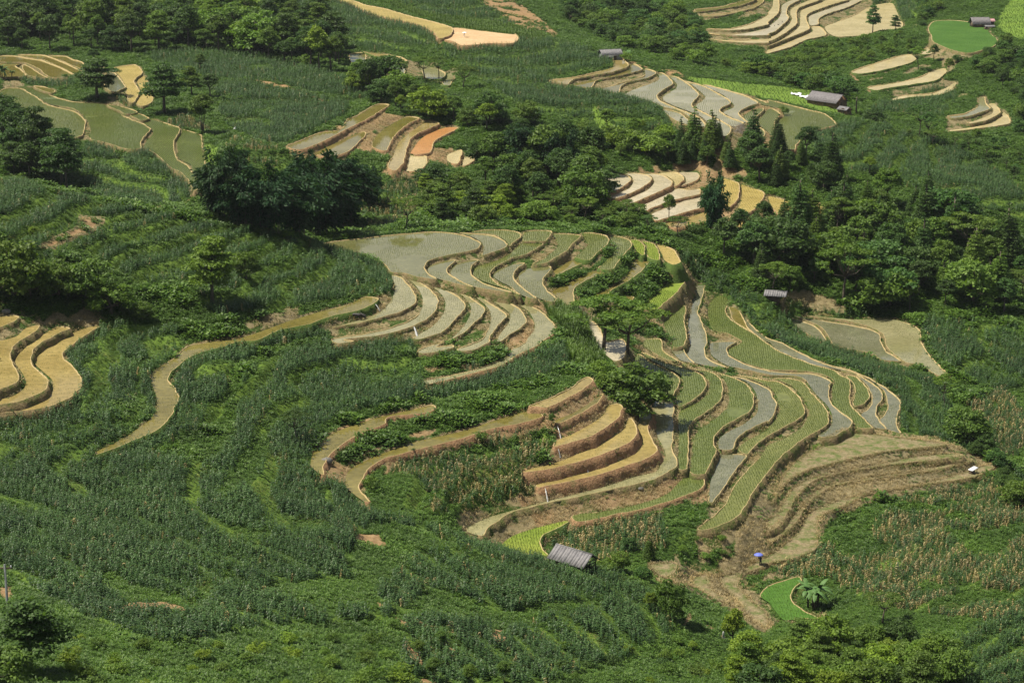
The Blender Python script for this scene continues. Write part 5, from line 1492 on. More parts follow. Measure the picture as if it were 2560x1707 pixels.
# --- single trees one can point to:  sheet position of the foot, height in sheet units, kind, tone, width factor, label
KU = 2.7234
for pos, hu, kind, tone, wide, label in [
    ('00 89,91', 36, 'layered', 'dark', 1.45, 'broad layered dark tree standing between the two groups of upper left fields'),
    ('00 151,104', 45, 'layered', 'dark', 1.1, 'tall layered tree with bare lower trunk and shadow beside the upper left maize'),
    ('00 176,88', 26, 'layered', 'mid', 1.0, 'smaller layered tree right of the tall layered tree at upper left'),
    ('00 193,90', 25, 'broad', 'dark', 1.2, 'dark bushy tree furthest right in the row above the upper left maize'),
    ('00 184,66', 18, 'broad', 'mid', 1.0, 'slender tree with a thin pale stem inside the upper left maize'),
    ('00 186,123', 36, 'round', 'mid', 1.05, 'lollipop-shaped round tree with several thin stems at the end of the green paddies'),
    ('00 86,58', 14, 'broad', 'dark', 1.3, 'low dark tree directly behind the broad layered tree at upper left'),
    ('00 37,158', 58, 'layered', 'dark', .75, 'tall tiered tree with flat plates rising over the pale green paddies at left'),
    ('00 60,72', 5, 'shrub', 'blue', 1.0, 'small dark bush at the right end of the short maize strip at upper left'),
    ('10 58,66', 46, 'broad', 'yellow', .85, 'yellow-green topped tall tree at the right end of the top left wood'),
    ('10 50,60', 12, 'bush', 'fresh', 1.30, 'light green low tree at the foot of the yellow-topped tall tree'),
    ('10 104,90', 40, 'broad', 'dark', .95, 'dark tall tree beside the small paddy in the upper middle'),
    ('10 155,74', 22, 'umbrella', 'mid', 1.1, 'flat-topped tree with thin bare stems over the small upper paddies'),
    ('10 168,72', 20, 'umbrella', 'mid', .9, 'second flat-topped tree, right of its twin over the small upper paddies'),
    ('10 190,82', 22, 'umbrella', 'mid', 1.0, 'spreading tree at the right edge of the small upper paddies'),
    ('20 155,140', 34, 'conifer', 'dark', .8, 'tallest dark conifer in front of the grey valley paddies'),
    ('20 190,130', 20, 'conifer', 'dark', .8, 'slim dark conifer standing against the grey valley paddies'),
    ('20 165,150', 24, 'conifer', 'dark', .9, 'dark conifer just right of the tallest one by the grey paddies'),
    ('20 176,150', 26, 'conifer', 'black', .9, 'second conifer right of the tallest one by the grey paddies'),
    ('20 146,148', 22, 'conifer', 'dark', 1.0, 'dark conifer left of the tallest one by the grey paddies'),
    ('20 200,156', 26, 'conifer', 'dark', 1.0, 'conifer between the slim dark one and the heap of brushwood'),
    ('20 232,154', 24, 'conifer', 'black', 1.0, 'dark conifer right of the heap of grey brushwood'),
    ('31 14,60', 40, 'conifer', 'dark', .9, 'dark conifer beside the last ochre terrace'),
    ('31 90,40', 36, 'conifer', 'mid', .9, 'grey-green conifer in the upper right-hand wood'),
    ('31 146,30', 34, 'conifer', 'dark', .9, 'conifer standing above the maize slope in the right-hand wood'),
    ('20 214,135', 16, 'conifer', 'dark', .9, 'small conifer beside the heap of grey brushwood'),
    ('20 105,57', 11, 'shrub', 'fresh', .9, 'pale leafy plant beside the grey house on the upper slope'),
    ('30 96,31', 25, 'layered', 'blue', .7, 'lone dark tree standing in the pale yellow paddy at top right'),
    ('30 117,29', 14, 'layered', 'blue', .9, 'smaller dark tree right of the lone tree in the pale yellow paddy'),
    ('30 138,64', 20, 'umbrella', 'fresh', .8, 'pale green tree hanging over the upper ochre paddy at top right'),
    ('30 152,56', 16, 'broad', 'dark', .9, 'dark small tree at the end of the upper ochre paddy at top right'),
    ('30 166,68', 16, 'broad', 'mid', .9, 'thin tree at the right end of the middle ochre paddy at top right'),
    ('30 81,105', 20, 'palm', 'dark', 1.2, 'dark fan palm beside the tiled farmhouse at right'),
    ('30 97,112', 13, 'bush', 'dark', 1.50, 'low dark tree just below the fan palm at the farmhouse'),
    ('30 14,106', 11, 'shrub', 'mid', .7, 'small bushy sapling on the bund of the valley paddies'),
    ('30 44,124', 11, 'shrub', 'dark', 1.0, 'dark bush at the lower corner of the green valley paddy'),
    ('30 139,126', 30, 'umbrella', 'blue', .7, 'thin bare-stemmed tree on the slope below the far right terraces'),
    ('30 148,130', 26, 'umbrella', 'blue', .7, 'second thin tree right of the bare-stemmed one at far right'),
    ('30 215,80', 15, 'broad', 'dark', 1.0, 'dark tree left of the edge on the far right slope'),
    ('30 158,145', 10, 'shrub', 'dark', 1.2, 'dark bush in the maize on the right-hand slope'),
    ('30 93,160', 17, 'broad', 'yellow', 1.2, 'bright yellow-green tree at the top of the right-hand wood'),
    ('21 185,58', 60, 'bamboo', 'blue', .62, 'tall feathery bamboo standing in front of the pale middle terraces'),
    ('21 144,47', 26, 'broad', 'mid', .8, 'small tree with a pale trunk left of the feathery bamboo at the pale terraces'),
    ('21 170,58', 10, 'shrub', 'dark', 1.3, 'dark bush at the foot of the feathery bamboo'),
    ('21 20,46', 22, 'bush', 'fresh', 1.30, 'rounded fresh green tree left of the pale middle terraces'),
    ('31 28,52', 26, 'umbrella', 'fresh', .8, 'pale thin-crowned tree in front of the last ochre terrace'),
    ('31 47,84', 24, 'umbrella', 'dark', .8, 'grey-stemmed sparse tree in the right-hand wood'),
    ('31 68,58', 55, 'conifer', 'dark', 1.0, 'tall dark conifer at the left edge of the right-hand wood'),
    ('31 72,99', 20, 'bamboo', 'fresh', 1.1, 'fresh green bamboo tuft in the middle of the right-hand wood'),
    ('31 168,52', 34, 'broad', 'yellow', .85, 'yellow-tipped conical tree at the upper edge of the right-hand wood'),
    ('31 195,82', 24, 'broad', 'yellow', 1.0, 'brightest lime-yellow tree in the right-hand wood'),
    ('31 130,128', 32, 'broad', 'yellow', .75, 'yellow-green slender tree behind the right-hand pond fields'),
    ('31 102,128', 40, 'bush', 'fresh', 1.15, 'big fresh green tree behind the right-hand pond fields'),
    ('31 4,112', 28, 'umbrella', 'fresh', 1.0, 'light green tree above the small open shelter'),
    ('31 136,138', 12, 'shrub', 'fresh', 1.3, 'fresh green bush at the back corner of the right-hand pond'),
    ('21 84,165', 50, 'umbrella', 'fresh', 1.35, 'left of the two umbrella-shaped trees in the centre of the terraces'),
    ('21 106,168', 47, 'umbrella', 'fresh', 1.4, 'right of the two umbrella-shaped trees in the centre of the terraces'),
    ('22 113,66', 50, 'bush', 'mid', 1.15, 'big round dark-shadowed tree in the gully beside the bare-banked steps'),
    ('22 92,52', 32, 'bush', 'fresh', 1.10, 'fresh green tree left of the big round tree in the gully'),
    ('22 128,56', 34, 'bush', 'dark', 0.90, 'dark tree at the right side of the gully overhanging the pond with the shadow'),
    ('22 80,36', 22, 'bush', 'fresh', 1.00, 'light bush-like tree at the top of the gully'),
    ('22 36.5,79', 13, 'round', 'mid', .9, 'small round tree on the bare bank left of the ochre steps'),
    ('12 106,136', 17, 'shrub', 'fresh', .8, 'round light green bush at the foot of the long curved paddy'),
    ('12 207,94', 13, 'shrub', 'mid', 1.1, 'olive bush on the bund above the withered maize'),
    ('12 145,104', 4, 'shrub', 'dark', 1.0, 'tiny dark bush on the bund of the long curved paddy'),
    ('12 38,92', 30, 'umbrella', 'dark', .9, 'dark spreading tree on the maize slope left of the curved paddies'),
    ('01 12,116', 62, 'bush', 'mid', 0.90, 'leftmost big tree above the ochre fields at the left edge'),
    ('01 28,118', 44, 'bush', 'mid', 0.90, 'second tree from the left above the ochre fields'),
    ('01 54,116', 36, 'bush', 'mid', 1.00, 'third tree in the row above the ochre fields'),
    ('01 80,120', 46, 'bush', 'mid', 1.00, 'tallest right-hand tree of the row above the ochre fields'),
    ('01 102,133', 36, 'bush', 'fresh', 1.05, 'light green tree ending the row above the ochre fields'),
    ('01 131,138', 20, 'bush', 'mid', 0.90, 'low dark tree in the scrub right of the tree row at left'),
    ('01 195,122', 60, 'layered', 'fresh', 1.0, 'spreading umbrella-shaped tree on the left maize hill'),
    ('01 226,100', 32, 'bush', 'mid', .75, 'narrow tree right of the umbrella-shaped tree on the left maize hill'),
    ('01 30,62', 10, 'broad', 'yellow', 1.4, 'yellow-green low tree at the crest of the left maize hill'),
    ('11 30,64', 10, 'shrub', 'fresh', 1.2, 'bright green bush in front of the big bamboo'),
    ('11 138,55', 32, 'umbrella', 'mid', .9, 'thin-stemmed open tree behind the big flooded paddy'),
    ('03 28,146', 68, 'layered', 'dark', 1.3, 'big dark tree with a black shadow at the bottom left'),
    ('03 -4,160', 44, 'bush', 'mid', 1.30, 'bushy tree in the bottom left corner'),
    ('13 150,136', 20, 'round', 'mid', 1.0, 'upper left of the round bushes on bare earth at the bottom'),
    ('13 170,127', 18, 'round', 'mid', 1.0, 'upper right of the round bushes on bare earth at the bottom'),
    ('13 163,156', 24, 'round', 'mid', 1.0, 'lower left of the round bushes on bare earth at the bottom'),
    ('13 196,160', 22, 'round', 'fresh', 1.0, 'lower middle round bush on bare earth at the bottom'),
    ('13 228,158', 22, 'round', 'mid', 1.0, 'round bush left of centre touching the bottom edge'),
    ('13 131,157', 20, 'shrub', 'yellow', 1.3, 'yellow-green leafy bush at the bottom edge'),
    ('13 127,109', 13, 'shrub', 'mid', .8, 'small bush beside the narrow footpath at the bottom'),
    ('23 98,55', 22, 'bush', 'mid', .9, 'feathery small tree right of the plank-roofed hut'),
    ('23 107,35', 15, 'bush', 'blue', 0.90, 'blue-green bush in the withered maize above the hut'),
    ('23 126,44', 26, 'conifer', 'mid', .95, 'slim upright tree above the bare patch near the hut'),
    ('23 121,62', 16, 'bush', 'blue', 0.90, 'dark bush below the slim upright tree near the hut'),
    ('23 145,96', 38, 'bush', 'mid', .75, 'large feathery tree on the slope below the hut'),
    ('23 127,92', 22, 'broad', 'yellow', .9, 'yellow-green tree left of the large feathery tree below the hut'),
    ('23 83,50', 8, 'shrub', 'fresh', 1.2, 'light bush touching the right end of the hut'),
    ('23 202,131', 50, 'broad', 'yellow', .72, 'tall slim tree with bare twin trunks casting a round shadow'),
    ('23 151,121', 8, 'shrub', 'fresh', 1.0, 'small broad-leaved plant on the grass slope at the bottom'),
    ('32 162,62', 32, 'umbrella', 'fresh', .62, 'thin tree with a tufted crown at the tip of the right-hand pond'),
    ('32 180,92', 38, 'bush', 'mid', 1.00, 'big dense tree in the right-hand ravine'),
    ('32 208,114', 18, 'bush', 'blue', 1.00, 'dark bush at the right end of the straw-covered steps'),
    ('33 105,102', 28, 'umbrella', 'mid', 1.15, 'wide feathery tree above the bottom right thicket'),
    ('33 98,152', 34, 'bush', 'yellow', 1.25, 'lime-yellow tree in the bottom right thicket'),
]:
    tree(kind, at(pos), hu * KU, tone, label, wide=wide)

# --- woods: outline of the feet on the overview, spacing in metres, heights, tones, kinds, label words
WOODS = [
    ('F 0,20 300,25 480,5 640,15 760,60 800,130 770,165 650,150 480,112 330,122 180,122 0,118', 7.4, (9.5, 14.5), ['dark', 'mid', 'dark', 'black', 'fresh'], ['broad', 'bush', 'broad', 'layered'], 'the wood across the top left corner'),
    ('F 0,310 60,330 150,390 190,430 150,445 60,415 0,405', 5.2, (9, 13), ['black', 'dark', 'black'], ['layered', 'broad'], 'the shaded grove at the left edge'),
    ('F 800,195 880,170 920,225 1010,262 1080,278 1230,290 1200,315 1120,300 1030,285 960,270 900,258 850,238', 6.0, (6, 10), ['yellow', 'fresh', 'mid', 'yellow', 'dark'], ['bush', 'broad'], 'the light green grove above the small stepped fields'),
    ('F 1090,385 1130,370 1250,365 1350,380 1380,430 1345,490 1250,490 1180,490 1110,460', 6.4, (8, 13), ['dark', 'dark', 'mid', 'black'], ['broad', 'bush', 'broad'], 'the dark wood in the centre of the valley'),
    ('F 960,420 1050,425 1095,465 1180,500 1150,522 1000,515 960,480', 5.0, (5, 8), ['mid', 'yellow', 'mid', 'dark'], ['layered', 'bush'], 'the trees just behind the big flooded paddy'),
    ('F 1540,395 1600,340 1700,350 1860,360 1930,400 1900,440 1760,430 1690,395', 5.4, (6, 10), ['dark', 'black', 'mid'], ['conifer', 'bush', 'conifer', 'broad'], 'the conifer belt below the grey valley paddies'),
    ('F 1250,480 1380,470 1480,470 1580,530 1560,548 1400,522 1250,515', 4.4, (3, 5), ['mid', 'blue', 'mid', 'fresh'], ['bush', 'umbrella', 'bush'], 'the thicket behind the rim of the central terraces'),
    ('F 1610,575 1700,555 1760,530 1880,500 1930,470 2010,465 2150,515 2352,590 2352,735 2180,705 2000,705 1830,690 1740,650', 6.4, (7.5, 12), ['dark', 'mid', 'dark', 'fresh', 'blue', 'mid'], ['broad', 'bush', 'conifer', 'umbrella', 'broad', 'conifer', 'bush'], 'the large wood on the right'),
    ('F 1290,5 1560,25 1610,60 1600,140 1780,160 1950,215 1940,240 1850,205 1700,165 1560,140 1440,110 1310,60', 6.6, (4, 7.5), ['mid', 'dark', 'fresh', 'blue'], ['bush', 'shrub', 'bush'], 'the scrubby slope beyond the grey house'),
    ('F 1780,150 1850,115 1950,100 2070,85 2120,120 2050,140 1950,150 1900,190', 4.4, (2.6, 4), ['fresh', 'mid', 'fresh'], ['shrub', 'broad'], 'the leafy bushes below the pale top right paddies'),
    ('F 2110,0 2180,20 2120,40 2250,70 2352,120 2352,320 2320,270 2330,200 2260,170 2150,125 2110,60', 6.4, (3.5, 6), ['mid', 'dark', 'blue'], ['bush', 'shrub', 'bush'], 'the bushes along the far right edge'),
    ('F 2040,305 2160,325 2300,335 2352,360 2352,430 2250,375 2150,335', 5.6, (3, 5), ['mid', 'dark', 'blue'], ['broad', 'umbrella'], 'the trees behind the right-hand ridge'),
    ('F 1710,1545 1790,1500 1870,1480 1990,1470 2120,1510 2190,1550 2180,1610 1690,1610', 3.6, (3.2, 5.5), ['mid', 'yellow', 'fresh', 'dark', 'mid'], ['bush', 'layered', 'bush'], 'the thicket at the bottom right'),
    ('F 2180,960 2230,980 2280,1060 2352,1150 2340,1180 2260,1080', 4.0, (3, 5), ['dark', 'mid'], ['bush'], 'the ravine bushes at the right'),
    ('F 1310,300 1560,310 1540,380 1420,370 1360,330', 5.5, (4, 7), ['yellow', 'mid', 'fresh'], ['broad', 'shrub'], 'the light bushes left of the conifers'),
    ('F 180,1470 420,1500 700,1460 900,1480 940,1580 100,1600 160,1520', 3.6, (.8, 1.7), ['fresh', 'mid', 'yellow', 'mid'], ['shrub'], 'the weeds along the bottom edge'),
    ('F 1250,1480 1450,1500 1600,1480 1680,1560 1300,1590', 3.6, (.8, 1.7), ['fresh', 'mid', 'yellow', 'dark'], ['shrub'], 'the grass slope at the bottom right of centre'),
    ('F 1600,1230 1690,1240 1690,1300 1600,1310 1560,1270', 3.2, (.7, 1.3), ['fresh', 'mid'], ['shrub'], 'the green strip left of the straw-covered steps'),
]


def inpoly(p, poly):
    c = False
    for (x1, y1), (x2, y2) in zip(poly, np.roll(poly, -1, 0)):
        if (y1 > p[1]) != (y2 > p[1]) and p[0] < x1 + (p[1] - y1) * (x2 - x1) / (y2 - y1):
            c = not c
    return c


CAND = []
KIND_TALK = {'bush': 'rounded bushy', 'broad': 'broad', 'layered': 'tiered', 'umbrella': 'open-crowned', 'conifer': 'pointed', 'shrub': 'low bushy'}
for s, gap, (h0, h1), tones, kinds, words in WOODS:
    poly = parse(s)
    lo, hi = poly.min(0), poly.max(0)
    got = []
    tries = int((hi - lo).prod() / 60)
    for _ in range(tries):
        u, v = TR.uniform(lo[0], hi[0]), TR.uniform(lo[1], hi[1])
        if not inpoly((u, v), poly):
            continue
        g = ground(u, v)
        if any((g[0] - a) ** 2 + (g[1] - b) ** 2 < gap * gap for a, b in got):
            continue
        i, j = cell(np.array(g[0]), np.array(g[1]))
        if FIX[max(i - 2, 0):i + 3, max(j - 5, 0):j + 6].any():
            continue
        got.append((g[0], g[1]))
        k, t = TR.choice(kinds), TR.choice(tones)
        w_ = 'bush' if k == 'shrub' else 'conifer' if k == 'conifer' else 'tree'
        hm = TR.uniform(h0 * .8, h1 * 1.12)
        if k == 'conifer':
            hm *= 1.3
        CAND.append((hm / g[3], k, g, t, '%s %s %s in %s' % (TALK[t], KIND_TALK[k], w_, words), '%s %ss in %s' % (TALK[t], w_, words), TR.uniform(.85, 1.25), hm))

left_over = []
for c in sorted(CAND, key=lambda q: -q[0]):
    if c[1] == 'broad' and n_tree.get('broad', 0) >= 298:
        left_over.append(c)
        continue
    tree(c[1], c[2], 0, c[3], c[4], c[5], c[6], h=c[7])
if left_over:
    far = [m for p_ in PROTO['broad'] for m in (p_[1],)]
    o = scatter('far_trees', 'smallest bushy trees of the far woods', far, [c[2][:3] for c in left_over], [(0, 0, TR.uniform(0, 6.28)) for _ in left_over], [c[7] / 10.0 for c in left_over], 'wood')
    o.color = (.85, .95, .85, 1)

# --- the big bamboo left of the flooded paddy
for n_, (pos, hpx, wd, lab) in enumerate([
        ('F 505,500', 150, 1.15, 'leftmost plume of the dark bamboo grove behind the left maize hill'), ('F 560,520', 130, 1.22, 'low second plume of the dark bamboo grove'),
        ('F 615,535', 150, 1.22, 'third plume of the dark bamboo grove, left of its middle'), ('F 680,545', 160, 1.22, 'middle plume of the dark bamboo grove'),
        ('F 735,545', 185, 1.22, 'tallest plume of the dark bamboo grove'), ('F 790,525', 180, 1.15, 'right plume of the dark bamboo grove'),
        ('F 850,480', 95, 0.94, 'small arching bamboo at the right end of the dark grove'), ('F 540,430', 90, 1.22, 'bamboo plume behind the left of the dark grove'),
        ('F 700,450', 95, 1.22, 'bamboo plume showing behind the middle of the dark grove'), ('F 1200,400', 120, 1.22, 'dark bamboo in the wood in the centre of the valley'),
        ('F 1290,410', 110, 1.08, 'second dark bamboo in the central wood, nearer the pale terraces')]):
    tree('bamboo', at(pos), hpx * 1.1 * 2560 / 2352, 'black' if n_ % 3 else 'dark', lab, wide=wd)
print('trees', n_tree)

# ------------------------------------------------------------------ buildings
def frame_at(pos, rz):
    x, y, z, D = at(pos)
    return x, y, z, D


def gable(name, label, pos, rz, L, W, eave, ridge, roof, wall, oh=.35, open_sides=False, cat='house', dz=0.0, door=True):
    """a small gabled farm building: walls, roof, posts, door and window as parts; ridge along local x"""
    x, y, z, D = at(pos)
    e = empty(name, (x, y, z + dz), rz)
    tag(e, label, cat)
    l, w = L / 2, W / 2
    if not open_sides:
        b = MB()
        t = .15
        for sx in (-1, 1):
            b.add([(sx * l, -w, -.8), (sx * l, w, -.8), (sx * l, w, eave), (sx * l, 0, ridge - .06), (sx * l, -w, eave),
                   (sx * (l - t), -w + t, -.8), (sx * (l - t), w - t, -.8), (sx * (l - t), w - t, eave), (sx * (l - t), 0, ridge - .1), (sx * (l - t), -w + t, eave)],
                  [(0, 1, 2, 3, 4), (9, 8, 7, 6, 5), (0, 5, 6, 1), (1, 6, 7, 2), (2, 7, 8, 3), (3, 8, 9, 4), (4, 9, 5, 0)])
        for sy in (-1, 1):
            b.box((0, sy * (w - t / 2), eave / 2 - .4), (L - 2 * t, t, eave + .8))
        b.build('wall', wall, e)
        if door:
            d = MB().box((l * .25, -w - .03, .95), (1.0, .06, 1.9)).box((l * .25, -w - .07, 1.93), (1.2, .06, .1)).build('door', MAT['dark_wood'], e)
            MB().box((-l * .4, -w - .03, 1.3), (.9, .06, .7)).box((-l * .4, -w - .07, .92), (1.05, .08, .07)).build('window', MAT['dark_wood'], e)
            MB().box((l + .03, 0, 1.2), (.06, .8, .8)).build('window', MAT['dark_wood'], e)
    else:
        for sx in (-1, -.33, .33, 1):
            for sy in (-1, 1):
                MB().tube([(sx * (l - .2), sy * (w - .2), -1.2), (sx * (l - .2), sy * (w - .2), eave - .02)], [.07, .06], 6).build('post', MAT['dark_wood'], e)
        b = MB()
        for bx_, bz_ in ((l - .22, .55), (l - .22, .95), (l - .22, eave - .05), (-l + .22, eave - .05)):
            MB().box((bx_, 0, bz_), (.08, W - .5, .09)).build('rail', MAT['dark_wood'], e)
        MB().box((-l * .3, 0, .5), (L * .62, W - .5, 1.6)).build('plank_wall', MAT['dark_wood'], e)
    rf = MB()
    sl = (ridge - eave) / w
    for sy in (-1, 1):
        n_ = max(int(L / .42), 3)
        xs = [(-l - oh) + (L + 2 * oh) * k / n_ for k in range(n_ + 1)]
        for k in range(n_):                      # overlapping roof sheets, each slightly proud of the next
            lift = .02 * (k % 2)
            q = [(xs[k], 0, ridge + lift), (xs[k + 1] + .03, 0, ridge + lift), (xs[k + 1] + .03, sy * (w + oh), eave - oh * sl + lift), (xs[k], sy * (w + oh), eave - oh * sl + lift)]
            rf.sheet(q if sy < 0 else q[::-1], .05)
    r_ = rf.build('roof', roof, e)
    MB().tube([(-l - oh, 0, ridge + .03), (l + oh, 0, ridge + .03)], .1, 6).build('ridge_cap', roof, r_)
    return e


hut = gable('field_hut', 'old grey plank-roofed field hut with an open gable at the edge of the near maize', '23 57,50', R(-40), 5.6, 3.4, 1.4, 2.6, MAT['cement_roof'], MAT['dark_wood'], .4, True, 'hut', dz=-.1)
h1 = gable('farmhouse', 'long low farmhouse with a dark tiled roof and clay gable below the green grass slope', '30 54,97', R(-48), 11.5, 5.6, 1.9, 4.0, MAT['tile_roof'], MAT['clay'], .5)
h2 = gable('outhouse', 'small outhouse with a pale sheet roof beside the long tiled farmhouse', '30 70,105', R(-48), 3.4, 2.6, 1.5, 2.2, MAT['cement_roof'], MAT['clay'], .3, door=True)
h3 = gable('farmhouse', 'grey board house with a pale gable half hidden by maize on the upper slope', '20 90,54', R(22), 7.0, 4.6, 2.5, 3.9, MAT['cement_roof'], MAT['grey_wall'], .5, dz=-.9)
h4 = gable('farmhouse', 'stilt-height house with grey gabled roof above the rounded green field at top right', '30 194,25', R(8), 6.6, 4.8, 1.9, 3.9, MAT['tile_roof'], MAT['dark_wood'], .7)
h5 = gable('lean_to', 'little annex with a faded pink roof at the right side of the top right house', '30 203,24', R(8), 3.2, 3.0, 2.0, 2.8, MAT['pink_roof'], MAT['dark_wood'], .4)
h6 = gable('lean_to', 'low grey-roofed pen in front of the pink-roofed annex at top right', '30 203,27', R(8), 3.6, 2.2, 1.1, 1.5, MAT['cement_roof'], MAT['dark_wood'], .3, door=False)
h7 = gable('open_shelter', 'small open shelter with a tin roof under the trees left of the right-hand pond', '31 7,122', R(-15), 4.2, 3.0, 2.0, 2.7, MAT['cement_roof'], MAT['dark_wood'], .4, True, 'shelter')
h8 = gable('farmhouse', 'dark thatched roof glimpsed between trees in the top left wood', '00 96,14', R(10), 8, 5.5, 2.4, 4.4, MAT['dark_wood'], MAT['clay'], .6)


def thing_mb(name, label, cat, pos, rz=0, group=None):
    x, y, z, D = at(pos)
    e = empty(name, (x, y, z), rz)
    tag(e, label, cat, group)
    return e


for pos, rz, lab in (('30 26,88', R(-20), 'white plastic sheet lying left of the long tiled farmhouse, farther from it'), ('30 34,90', R(-26), 'white sheet leaning against the left end of the long tiled farmhouse')):
    e = thing_mb('tarpaulin', lab, 'tarpaulin', pos, rz)
    b = MB()
    nx_, ny_ = 9, 5
    vs_ = [((i / 8 - .5) * 3.4, (j / 4 - .5) * 1.9, .75 + .35 * math.sin(i * .9 + j) * .4 - .22 * abs(j - 2) + .1 * math.cos(i * 2.1)) for i in range(nx_) for j in range(ny_)]
    b.add(vs_ + [(p[0], p[1], p[2] - .05) for p in vs_],
          [(i * 5 + j, i * 5 + j + 1, i * 5 + j + 6, i * 5 + j + 5) for i in range(8) for j in range(4)] + [(45 + i * 5 + j + 5, 45 + i * 5 + j + 6, 45 + i * 5 + j + 1, 45 + i * 5 + j) for i in range(8) for j in range(4)])
    b.build('sheet', MAT['white'], e, True)
    for sx in (-1.4, 1.4):
        MB().tube([(sx, 0, -.3), (sx, 0, .7)], .05, 5).build('post', MAT['dark_wood'], e)

e = thing_mb('shelter_board', 'white board propped on a dark stand at the right end of the straw-covered steps', 'board', '32 188,122', R(35))
MB().sheet([(-.75, -.5, .8), (.75, -.5, 1.15), (.75, .5, 1.15), (-.75, .5, .8)], .06).build('board', MAT['white'], e)
for p in ((-.6, -.35, .78), (.6, -.35, 1.06), (.6, .35, 1.06), (-.6, .35, .78)):
    MB().tube([(p[0], p[1], -.3), p], .045, 5).build('leg', MAT['dark_wood'], e)
MB().box((-.25, 0, .3), (.8, .6, .6)).box((-.25, 0, .63), (.9, .7, .05)).build('crate', MAT['dark_wood'], e)

e = thing_mb('sack', 'white sack lying on the bare strip beside the upper left maize', 'sack', '00 216,120', .4)
MB().lathe([(.10, 0), (.34, .06), (.42, .3), (.36, .55), (.16, .72), (.10, .78), (.17, .9)], 12, sx=1.2).build('bag', MAT['white'], e, True)
e = thing_mb('marker_post', 'pale stone post beside the footpath left of the tall slim tree', 'post', '23 194,116', .2)
MB().lathe([(.16, -.3), (.15, .75), (.12, .9), (.04, .98)], 8).build('shaft', MAT['concrete'], e, True)
MB().box((0, 0, .04), (.5, .5, .14)).build('plinth', MAT['rock'], e)

# utility pole
e = thing_mb('utility_pole', 'tall thin grey concrete pole at the left edge beside the big dark tree', 'pole', '03 10,130', 0)
x_, y_, z_, D_ = at('03 10,130')
Hp = 84 * 2.7234 * D_ / FPX
MB().lathe([(.16, -.6), (.15, .2), (.10, Hp)], 10).build('shaft', MAT['pole'], e, True)
a_ = MB().box((0, 0, Hp - .35), (1.3, .09, .09)).build('crossarm', MAT['dark_wood'], e)
for sx in (-.55, 0, .55):
    MB().lathe([(.03, 0), (.06, .05), (.045, .1), (.06, .14), (.03, .2)], 8, (sx, 0, Hp - .3)).build('insulator', MAT['white'], a_, True)

# stones and brushwood
for pos, s_, lab in (('12 65,112', .9, 'grey boulder at the bend of the upper curved olive paddy'), ('01 6,132', .8, 'pale stone on the bank above the leftmost ochre field'),
                     ('22 118,137', .5, 'light stone on the grassy bank below the ochre steps'), ('11 156,118', .0, '')):
    if s_ == 0:
        continue
    x, y, z, D = at(pos)
    rr = random.Random(len(lab))
    vs_, fs_ = [], []
    nu, nv = 12, 7
    for j in range(nv + 1):
        for i in range(nu):
            t, p = 2 * math.pi * i / nu, math.pi * j / nv
            k = 1 + rr.uniform(-.14, .14)
            vs_.append((s_ * k * math.sin(p) * math.cos(t), s_ * .75 * k * math.sin(p) * math.sin(t), s_ * .6 * k * math.cos(p) + s_ * .25))
    for j in range(nv):
        for i in range(nu):
            fs_.append((j * nu + i, (j + 1) * nu + i, (j + 1) * nu + (i + 1) % nu, j * nu + (i + 1) % nu))
    o = link('boulder', new_mesh('boulder', vs_, fs_, [MAT['rock']]))
    o.location = (x, y, z)
    tag(o, lab, 'stone')
e = thing_mb('brushwood_heap', 'heap of grey dead brushwood on the corner of the grey valley paddies', 'brushwood', '20 210,122')
b = MB()
rr = random.Random(3)
for k in range(260):
    a, q = rr.uniform(0, 6.28), rr.uniform(0, 4.2)
    p = Vector((q * math.cos(a) * 1.2, q * math.sin(a), rr.uniform(0, 2.6) * (1 - q / 5)))
    d = Vector((rr.gauss(0, 1), rr.gauss(0, 1), rr.gauss(.2, .6))).normalized() * rr.uniform(.7, 2.2)
    b.tube([p, p + d * .5 + Vector((0, 0, .1)), p + d], [.05, .035, .012], 3, cap=False)
MAT['deadwood'] = simple('dead_wood', (.16, .14, .125), (.32, .28, .25), 3, .95)
b.build('twigs', MAT['deadwood'], e)

# bananas
def banana(pos, hm, label, n=11, seed=1):
    e = thing_mb('banana_plant', label, 'banana', pos)
    rr = random.Random(seed)
    stems = [(0, 0)] if hm < 4 else [(0, 0), (.7, .3), (-.6, .4), (.2, -.6)]
    for sx, sy in stems:
        h = hm * rr.uniform(.42, .55)
        MB().tube([(sx, sy, -.3), (sx * 1.1, sy * 1.1, h * .6), (sx * 1.2, sy * 1.2, h)], [.17, .14, .09], 8).build('stem', MAT['clay'] if False else MAT['bark'], e, True)
        for k in range(n if hm < 4 else 8):
            a = k * 2.4 + rr.uniform(-.3, .3)
            up = rr.uniform(.1, 1.0)
            Ln = hm * rr.uniform(.40, .55)
            vs_, fs_ = [], []
            S = 8
            for i in range(S + 1):
                t = i / S
                out = Ln * (t * (1 - .25 * up)) * (1 - .15 * t)
                zz = h + Ln * (up * t * 1.0 - .75 * t * t * (1.1 - .4 * up))
                w = .34 * math.sin(math.pi * min(1, .12 + .86 * t)) ** .6 * (0.25 if t < .12 else 1) if i < S else .03
                cx, cy = sx * 1.2 + math.cos(a) * out, sy * 1.2 + math.sin(a) * out
                vs_ += [(cx - math.sin(a) * w, cy + math.cos(a) * w, zz - w * .35), (cx, cy, zz), (cx + math.sin(a) * w, cy - math.cos(a) * w, zz - w * .35)]
            for i in range(S):
                for q in (0, 1):
                    fs_.append((i * 3 + q, i * 3 + q + 1, i * 3 + q + 4, i * 3 + q + 3))
            link('leaf', new_mesh('leaf', vs_, fs_, [MAT['banana_leaf']], smooth=True), e)


